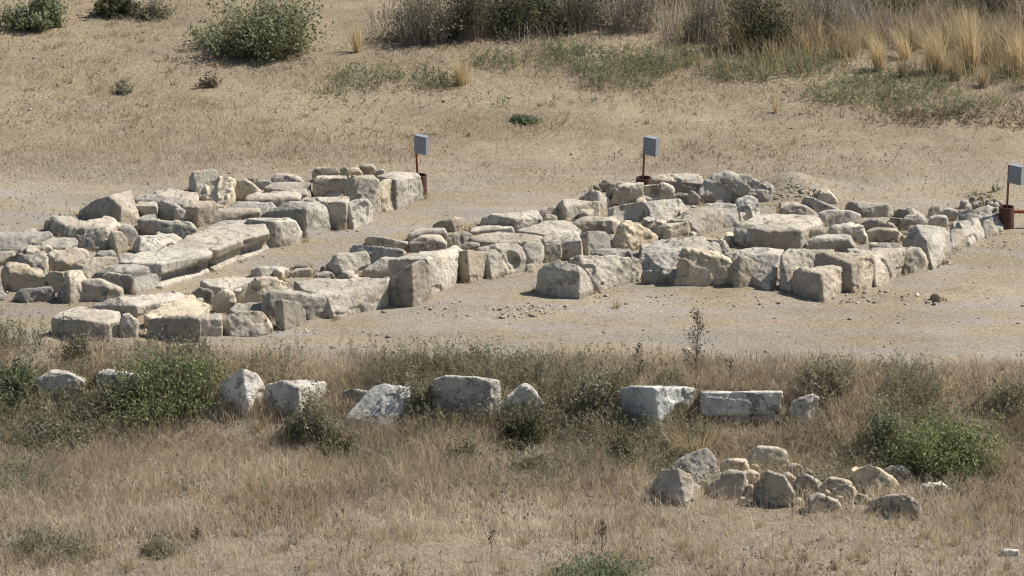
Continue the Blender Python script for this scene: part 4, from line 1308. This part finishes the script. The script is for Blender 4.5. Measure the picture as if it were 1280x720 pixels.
gs, gl = Geo(), Geo()
P, px, py = area(1020, 1420, 125, 175, 3200, ellipses([(1180, 150, 120, 11, .8), (1300, 155, 110, 13, .8), (1120, 146, 40, 8, .5)]))
n = len(P)
stalks(gs, gl, P, rng.uniform(0.05, 0.2, n), 0.8, 8, 0.05, 0.02, 0.4 + rng.normal(0, 0.18, n), 0.15)
gs.V += gl.V; gs.T += [t_ + gs.n for t_ in gl.T]; gs.C += gl.C
stuff("red_weeds", "low reddish weeds at the right edge of the upper field", "weeds", gs, M_RED)

# dry brush covering the slope at the top
g = Geo()
P, px, py = area(420, 1500, -75, 66, 60000, lambda x, y, u, v: np.clip(0.6 + 0.7 * clump_noise(x, y, 1.0, 91), 0.05, 1) *
                 np.clip((np.where(u < 830, 56 + 8 * np.sin(u * 0.03), 62) - v) / 26.0, 0, 1) * np.clip((u - 455) / 60.0, 0, 1))
n = len(P)
t = 0.5 + 0.25 * clump_noise(P[:, 0], P[:, 1], 1.1, 92) + rng.normal(0, 0.2, n)
grass(g, P, (0.45 + 0.2 * clump_noise(P[:, 0], P[:, 1], 0.8, 93)) * rng.uniform(0.4, 1.4, n), 0.011, 0.6, t)
stuff("dry_brush", "grey brown dry brush covering the slope at the top", "brush", g, M_TWIG)
g = Geo()
P, px, py = area(780, 1500, -70, 112, 60000, lambda x, y, u, v: np.clip(0.45 + 0.9 * clump_noise(x, y, 1.0, 94), 0.02, 1) * np.clip((108 - v) / 40.0, 0, 1) * np.clip((u - 800) / 120.0, 0.1, 1))
n = len(P)
grass(g, P, rng.uniform(0.2, 0.6, n), 0.011, 0.5, 0.5 + rng.normal(0, 0.2, n))
stuff("slope_grass", "tall pale dry grass on the slope at the upper right", "dry grass", g, M_STRAW)


# ---- single bushes
def metres(px, py):
    f = ground(px, py); d = np.linalg.norm(f - CAM)
    return f, d / FPX


def bush(name, label, cat, x, y, w, h, nst, k, leaf, mat, twig=None, up=0.35, group=None, dense=0.2, lean=0.0):
    f, s = metres(float(x), float(y))
    R = w * 0.5 * s; Hh = h * s * 1.02
    root = link(name, None, loc=f)
    tag(root, label, cat, group)
    gs, gl = Geo(), Geo()
    seed = int(rng.integers(1000))
    az = rng.uniform(0, 2 * np.pi, nst); rr = np.sqrt(rng.random(nst))
    rr = rr * (0.86 + 0.30 * vnoise(np.stack([np.cos(az) * 1.6, np.sin(az) * 1.6, 0 * az], -1), seed))
    bx, by = np.cos(az) * rr, np.sin(az) * rr
    env = np.sqrt(np.clip(1.06 - rr ** 2, 0.04, 1)) * (0.78 + 0.55 * vnoise(np.stack([bx * 2.1, by * 2.1, 0 * bx], -1), seed + 1))
    env = env * rng.uniform(0.5, 1.05, nst); env[rng.random(nst) < 0.07] *= 1.3
    P0 = f + np.stack([bx * R * 0.62, by * R * 0.5, 0 * bx], -1)
    P0[:, 2] = H(P0[:, 0], P0[:, 1]) - 0.02
    out = rng.normal(0, 0.16, (nst, 2))
    tip = np.stack([(bx * 0.42 + out[:, 0]) * R + lean * Hh * env, (by * 0.3 + out[:, 1] * 0.8) * R, env.clip(0.12) * Hh], -1)
    gs.blades(P0, tip, 0.011, rng.uniform(0.1, 0.7, nst), 0.3)
    u = rng.uniform(dense, 1.03, (nst, k))
    Q = (P0[:, None, :] + tip[:, None, :] * u[..., None]).reshape(-1, 3)
    Q = Q + rng.normal(0, 0.05, Q.shape) * R
    Q[:, 2] = np.maximum(Q[:, 2], H(Q[:, 0], Q[:, 1]) + 0.01)
    m = len(Q)
    cl = np.repeat(0.48 + 0.3 * rng.normal(0, 0.6, nst), k)
    gl.leaves(Q, rnd_dir(m, up), leaf * rng.uniform(0.6, 1.3, m), leaf * 0.5 * rng.uniform(0.7, 1.3, m), cl + rng.normal(0, 0.17, m))
    link("stems", gs.mesh("stems", twig or M_TWIG, f), root)
    link("foliage", gl.mesh("foliage", mat, f), root)
    return root


def tuft(label, x, y, w, h, nb, lean, mat=M_GOLD, group="golden dry grass tufts on the slope"):
    f, s = metres(float(x), float(y))
    R = w * 0.5 * s; Hh = h * s
    a = rng.uniform(0, 2 * np.pi, nb); r = np.sqrt(rng.random(nb))
    P0 = f + np.stack([np.cos(a) * r * R * 0.35, np.sin(a) * r * R * 0.35, 0 * a - 0.01], -1)
    hh = Hh * rng.uniform(0.3, 1.05, nb)
    sp = np.abs(rng.normal(0.5, 0.5, nb)) * R; lean = lean * rng.uniform(0.2, 1.7, nb)
    tip = np.stack([np.cos(a) * sp + lean * hh, np.sin(a) * sp, hh], -1)
    g = Geo(); g.blades(P0, tip, 0.009, rng.normal(0.6, 0.2, nb), 0.5)
    o = link("grass_tuft", g.mesh("grass_tuft", mat, f), loc=f)
    tag(o, label, "grass tuft", group)


bush("bush", "big leafy grey green bush alone at the upper left", "bush", 328, 64, 175, 74, 420, 20, 0.08, M_GREYGREEN, M_STRAW, up=0.4)
bush("bush", "low dark green bush cut by the top edge at the far upper left", "bush", 46, 32, 84, 48, 190, 22, 0.075, M_GREYGREEN)
bush("bush", "small dark bush at the top edge left of the big leafy bush", "bush", 143, 17, 64, 34, 150, 20, 0.07, M_DARKLEAF)
bush("bush", "faint olive bush at the top edge just right of the small dark bush", "bush", 192, 22, 56, 34, 90, 14, 0.06, M_OLIVE)
bush("bush", "bright green spreading bush in front of the left row, on the bank", "bush", 218, 497, 170, 66, 330, 17, 0.062, M_GREEN, up=0.6)
bush("bush", "blue green leafy bush at the left edge of the bank", "bush", 6, 492, 92, 42, 170, 16, 0.065, M_TEAL)
bush("bush", "largest bright green bush at the right end of the bank", "bush", 1180, 594, 165, 86, 460, 20, 0.055, M_GREEN, up=0.6)
bush("bush", "darker feathery bush touching the left of the largest bright green bush", "bush", 1110, 566, 90, 54, 200, 16, 0.055, M_GREYGREEN)
bush("bush", "olive weedy bush at the right edge of the bank", "bush", 1272, 512, 90, 50, 130, 12, 0.055, M_OLIVE)
bush("bush", "olive shrub on the bank edge right of the jagged white stone", "bush", 1035, 490, 90, 50, 160, 18, 0.05, M_OLIVE)
bush("bush", "dark green shrub hanging below the squared bank block with a bright top", "bush", 388, 556, 84, 66, 220, 20, 0.055, M_OLIVE)
bush("bush", "small dark leafy plant right of the hanging dark shrub", "bush", 425, 572, 50, 34, 110, 16, 0.055, M_DARKLEAF)
bush("bush", "olive shrub beside the upper left corner of the rectangular grey block", "bush", 520, 520, 46, 60, 120, 16, 0.05, M_OLIVE)
bush("bush", "dark green plant under the diamond shaped white stone", "bush", 655, 556, 70, 44, 150, 18, 0.055, M_DARKLEAF)
bush("bush", "low olive plant in front of the rectangular grey block", "bush", 578, 580, 60, 36, 120, 16, 0.05, M_OLIVE)
bush("bush", "olive shrub left of the flat topped black faced bank block", "bush", 745, 512, 84, 62, 200, 18, 0.052, M_OLIVE)
bush("bush", "dark shaded plant below the flat topped black faced bank block", "bush", 778, 580, 44, 34, 110, 16, 0.055, M_DARKLEAF)
bush("bush", "low olive plant in the grass below the diamond shaped stone", "bush", 672, 592, 80, 30, 130, 14, 0.05, M_OLIVE)
bush("bush", "olive shrub at the left of the bank under the slanting grey slab", "bush", 75, 560, 110, 52, 220, 16, 0.052, M_OLIVE)
bush("bush", "small olive shrub in front of the nearest lower left block", "bush", 98, 446, 40, 34, 90, 14, 0.05, M_OLIVE)
bush("bush", "low bright green plant at the bottom edge of the photo", "bush", 748, 718, 150, 20, 220, 11, 0.05, M_TEAL)
bush("bush", "wide grey green weed patch at the lower left of the meadow", "bush", 60, 688, 130, 36, 200, 12, 0.045, M_OLIVE)
bush("bush", "small weedy plant right of the lower left weed patch", "bush", 200, 692, 60, 24, 90, 12, 0.045, M_OLIVE)
bush("bush", "tiny green plant alone in the upper field", "bush", 655, 153, 38, 14, 60, 14, 0.06, M_TEAL)
bush("bush", "small yellowing plant in the upper field left of the reddish one", "bush", 156, 117, 26, 24, 40, 10, 0.055, M_OLIVE)
bush("bush", "small reddish brown plant below the big leafy bush", "bush", 262, 108, 28, 32, 40, 10, 0.055, M_RED)
bush("bush", "young green sprout on the bank edge right of the left bush", "bush", 594, 448, 34, 26, 26, 10, 0.05, M_OLIVE)
bush("bush", "small green weed by the right grey box", "bush", 1246, 240, 16, 20, 10, 7, 0.05, M_GREEN)
bush("bush", "low green weed behind the grey rubble heap by the right post", "bush", 1222, 246, 50, 11, 40, 7, 0.035, M_OLIVE)
T_ = "shrubs of the thicket on the slope"
bush("shrub", "grey twiggy shrub at the left end of the thicket", "shrub", 530, 50, 100, 90, 420, 6, 0.06, M_OLIVE, group=T_)
bush("shrub", "green tinged shrub second from the left in the thicket", "shrub", 588, 46, 90, 90, 360, 7, 0.065, M_DARKLEAF, group=T_)
bush("shrub", "blackish green shrub at the middle of the thicket", "shrub", 655, 36, 110, 90, 380, 13, 0.07, M_DARKLEAF, group=T_)
bush("shrub", "brownish shrub right of the blackish green one in the thicket", "shrub", 722, 36, 90, 90, 380, 5, 0.06, M_DARKLEAF, group=T_)
bush("shrub", "grey bare shrub at the right end of the middle thicket", "shrub", 790, 36, 90, 80, 360, 4, 0.05, M_OLIVE, group=T_)
bush("shrub", "dark green shrub behind the leaning golden tuft, upper right", "shrub", 950, 62, 110, 95, 400, 12, 0.07, M_DARKLEAF, group=T_)
bush("shrub", "grey brown bare shrub left of the upper right dark green shrub", "shrub", 880, 50, 80, 84, 360, 4, 0.05, M_OLIVE, group=T_)
bush("shrub", "dry grey shrub right of the upper right dark green shrub", "shrub", 1030, 50, 90, 80, 330, 4, 0.05, M_OLIVE, group=T_)
bush("shrub", "dark dry shrub at the top edge over the golden tufts", "shrub", 1120, 22, 110, 70, 320, 6, 0.06, M_DARKLEAF, group=T_)
bush("shrub", "dim shrub in the upper right corner", "shrub", 1235, 16, 130, 60, 320, 7, 0.06, M_DARKLEAF, group=T_)

tuft("golden grass tuft leaning left in front of the dark green shrub", 932, 66, 34, 58, 240, -0.42)
tuft("thin golden grass tuft at the left end of the middle thicket", 448, 66, 26, 48, 130, -0.15)
tuft("golden grass tuft on the olive mats left of centre", 578, 106, 36, 46, 260, -0.12)
tuft("golden grass tuft leftmost of the upper right group, leaning left", 1100, 88, 34, 56, 260, -0.32)
tuft("short golden tuft between the leftmost and the broad tuft of the group", 1132, 74, 36, 46, 160, -0.3)
tuft("broad golden grass tuft of the upper right group, nearest its middle", 1172, 92, 50, 74, 380, -0.22)
tuft("tallest golden grass tuft of the upper right group", 1214, 90, 44, 86, 380, -0.12)
tuft("golden grass tuft cut by the right edge of the photo", 1276, 92, 50, 70, 320, -0.15)
tuft("straw coloured tuft at the top edge behind the broad golden tuft", 1212, 52, 40, 54, 220, -0.1)
tuft("reddish gold tuft behind the leftmost tuft of the group", 1022, 56, 30, 50, 180, -0.15)
tuft("tiny orange dry tuft alone on the upper field", 970, 140, 16, 30, 60, 0.0)
tuft("collapsed arching grass tussock in front of the flat topped bank blocks", 868, 566, 130, 46, 420, -0.1, M_STRAW, "grass tussocks of the bank")
tuft("reddish grass tussock at the right edge below the bright green bush", 1248, 596, 60, 52, 320, 0.05, M_RUST_GRASS, "grass tussocks of the bank")
tuft("small yellow tuft on the earth in front of the big isolated boulder", 770, 385, 18, 12, 60, 0.1, M_STRAW, "grass tussocks of the bank")


for i, (x, y, w, h, lean) in enumerate([(1060, 70, 40, 50, -.3), (1085, 60, 36, 44, -.25), (1145, 60, 40, 52, -.3), (1185, 60, 44, 56, -.2), (1240, 78, 44, 62, -.2), (1255, 60, 40, 50, -.1),
                                        (1005, 66, 30, 40, -.1), (1195, 100, 30, 40, -.2), (1230, 108, 30, 34, -.1), (1290, 110, 40, 50, -.1), (985, 40, 34, 44, -.2), (1130, 96, 24, 30, -.3)]):
    tuft("soft pale straw tuft among the dry grass of the upper right slope", x, y, w, h, 230, lean, M_STRAW, "pale straw tufts of the upper right slope")


def dead_stalk(label, x, y, h, nb, spread, leafy):
    f, s = metres(float(x), float(y))
    Hh = h * s
    gs, gl = Geo(), Geo()
    n = nb
    gs.blades(f[None], np.array([[0.02 * Hh, 0, Hh]]), 0.016, np.array([0.4]), 0)
    u = rng.uniform(0.35, 0.97, n)
    P0 = f + np.array([0.02 * Hh, 0, Hh]) * u[:, None]
    a = rng.uniform(0, 2 * np.pi, n); l = spread * Hh * rng.uniform(0.4, 1, n) * (1.15 - u)
    tip = np.stack([np.cos(a) * l, np.sin(a) * l, l * rng.uniform(0.7, 1.8, n)], -1)
    gs.blades(P0, tip, 0.009, rng.uniform(0.2, 0.7, n), 0.2)
    k = leafy
    uu = rng.uniform(0.3, 1.0, (n, k))
    Q = (P0[:, None] + tip[:, None] * uu[..., None]).reshape(-1, 3)
    gl.leaves(Q, rnd_dir(len(Q), 0.3), 0.035, 0.02, rng.uniform(0.1, 0.7, len(Q)))
    root = link("dead_plant", None, loc=f)
    tag(root, label, "dead plant", "dead standing plants")
    link("stalk", gs.mesh("stalk", M_BROWNTWIG, f), root)
    link("foliage", gl.mesh("foliage", M_BROWNTWIG, f), root)  # this mesh is the dead plant's seed heads, built from small leaf shapes


for x_, y_, w_, h_ in [(290, 60, 40, 50), (345, 66, 46, 40), (375, 62, 40, 34)]:
    tuft("pale dry grass growing through the big leafy grey green bush", x_, y_, w_, h_, 160, -0.1, M_STRAW, "dry grass in the big leafy bush")
dead_stalk("tallest dead branching plant standing against the pale track, right of centre", 869, 492, 108, 64, 0.36, 6)
dead_stalk("dark dead plant with close upright stems on the bank edge", 797, 492, 64, 26, 0.3, 6)
dead_stalk("thin pale dead stalk alone in the upper field on the left", 248, 192, 38, 6, 0.12, 2)
dead_stalk("bare dead weed right of the tallest dead plant", 912, 486, 42, 18, 0.3, 3)
dead_stalk("brown dead weed cluster low in the meadow right of centre", 752, 694, 44, 22, 0.5, 6)
dead_stalk("little dead weed in the meadow left of the low bright green plant", 614, 700, 40, 14, 0.4, 5)
dead_stalk("dead weed in the lower left meadow by the weedy plant", 245, 690, 30, 18, 0.5, 6)

# ---- gravel
def gravel(P, size):
    t = (1 + 5 ** 0.5) / 2
    ico = np.array([(-1, t, 0), (1, t, 0), (-1, -t, 0), (1, -t, 0), (0, -1, t), (0, 1, t), (0, -1, -t), (0, 1, -t), (t, 0, -1), (t, 0, 1), (-t, 0, -1), (-t, 0, 1)]) / 1.9
    F = np.array([(0, 11, 5), (0, 5, 1), (0, 1, 7), (0, 7, 10), (0, 10, 11), (1, 5, 9), (5, 11, 4), (11, 10, 2), (10, 7, 6), (7, 1, 8),
                  (3, 9, 4), (3, 4, 2), (3, 2, 6), (3, 6, 8), (3, 8, 9), (4, 9, 5), (2, 4, 11), (6, 2, 10), (8, 6, 7), (9, 8, 1)])
    n = len(P)
    V = ico[None] * (1 + 0.28 * rng.normal(size=(n, 12, 1))) * (np.array([1, 0.9, 0.6]) * size[:, None])[:, None, :]
    V = V + P[:, None, :] + UP * 0.15 * size[:, None, None]
    T = (np.arange(n)[:, None, None] * 12 + F[None]).reshape(-1, 3)
    return mesh_from("gravel", V.reshape(-1, 3), T, M_PEBBLE)


G1 = ellipses([(600, 392, 62, 11, .9), (665, 388, 60, 8, .7), (800, 372, 90, 10, .45), (930, 378, 90, 10, .45), (1100, 372, 75, 13, 1), (1175, 375, 30, 8, .8), (560, 388, 50, 10, .6), (1260, 300, 60, 14, .6),
               (985, 245, 40, 18, 1), (620, 300, 200, 20, .2), (400, 420, 120, 10, .35), (520, 290, 60, 12, .3)])
P, px, py = area(330, 1300, 225, 430, 30000, G1)
P2, _, _ = area(-100, 1380, 60, 445, 6000, lambda x, y, u, v: np.where(y > bank_edge(x), 0.6, 0))
rp = np.repeat(ringP, 2, 0) + np.concatenate([rng.normal(0, 0.05, (2 * len(ringP), 2)), np.zeros((2 * len(ringP), 1))], 1)
P2 = np.concatenate([P2, rp])
sz = np.concatenate([rng.gamma(1.8, 0.0062, len(P)), rng.gamma(1.5, 0.0062, len(P2))]).clip(0.005, 0.055)
o = link("gravel", gravel(np.concatenate([P, P2]), sz)); tag(o, "stone chips and gravel scattered over the earth", "gravel", kind="stuff")
o.color = (0.95, 0.93, 0.9, 1)
# ------------------------------------------------------------------ light
SUN_EL = math.radians(50); SUN_AZ = math.radians(15)        # azimuth from +x towards the far side
sd = Vector((math.cos(SUN_EL) * math.cos(SUN_AZ), math.cos(SUN_EL) * math.sin(SUN_AZ), math.sin(SUN_EL)))
ld = bpy.data.lights.new("sun", "SUN"); ld.energy = 4.9; ld.angle = math.radians(0.5); ld.color = (1.0, 0.955, 0.895)
lo = link("sun", ld, loc=(20, -10, 40)); lo.rotation_euler = sd.to_track_quat("Z", "Y").to_euler()
w = bpy.data.worlds.new("World"); scene.world = w; w.use_nodes = True
nt = w.node_tree; bg = nt.nodes["Background"]
sky = nt.nodes.new("ShaderNodeTexSky"); sky.sky_type = "NISHITA"; sky.sun_disc = False
sky.sun_elevation = SUN_EL; sky.sun_rotation = math.atan2(sd.x, sd.y)
nt.links.new(sky.outputs[0], bg.inputs[0]); bg.inputs[1].default_value = 0.075
vs = scene.view_settings
vs.view_transform = "Standard"; vs.look = "None"; vs.gamma = 1.0; vs.exposure = 0.58
scene.cycles.filter_width = 1.15
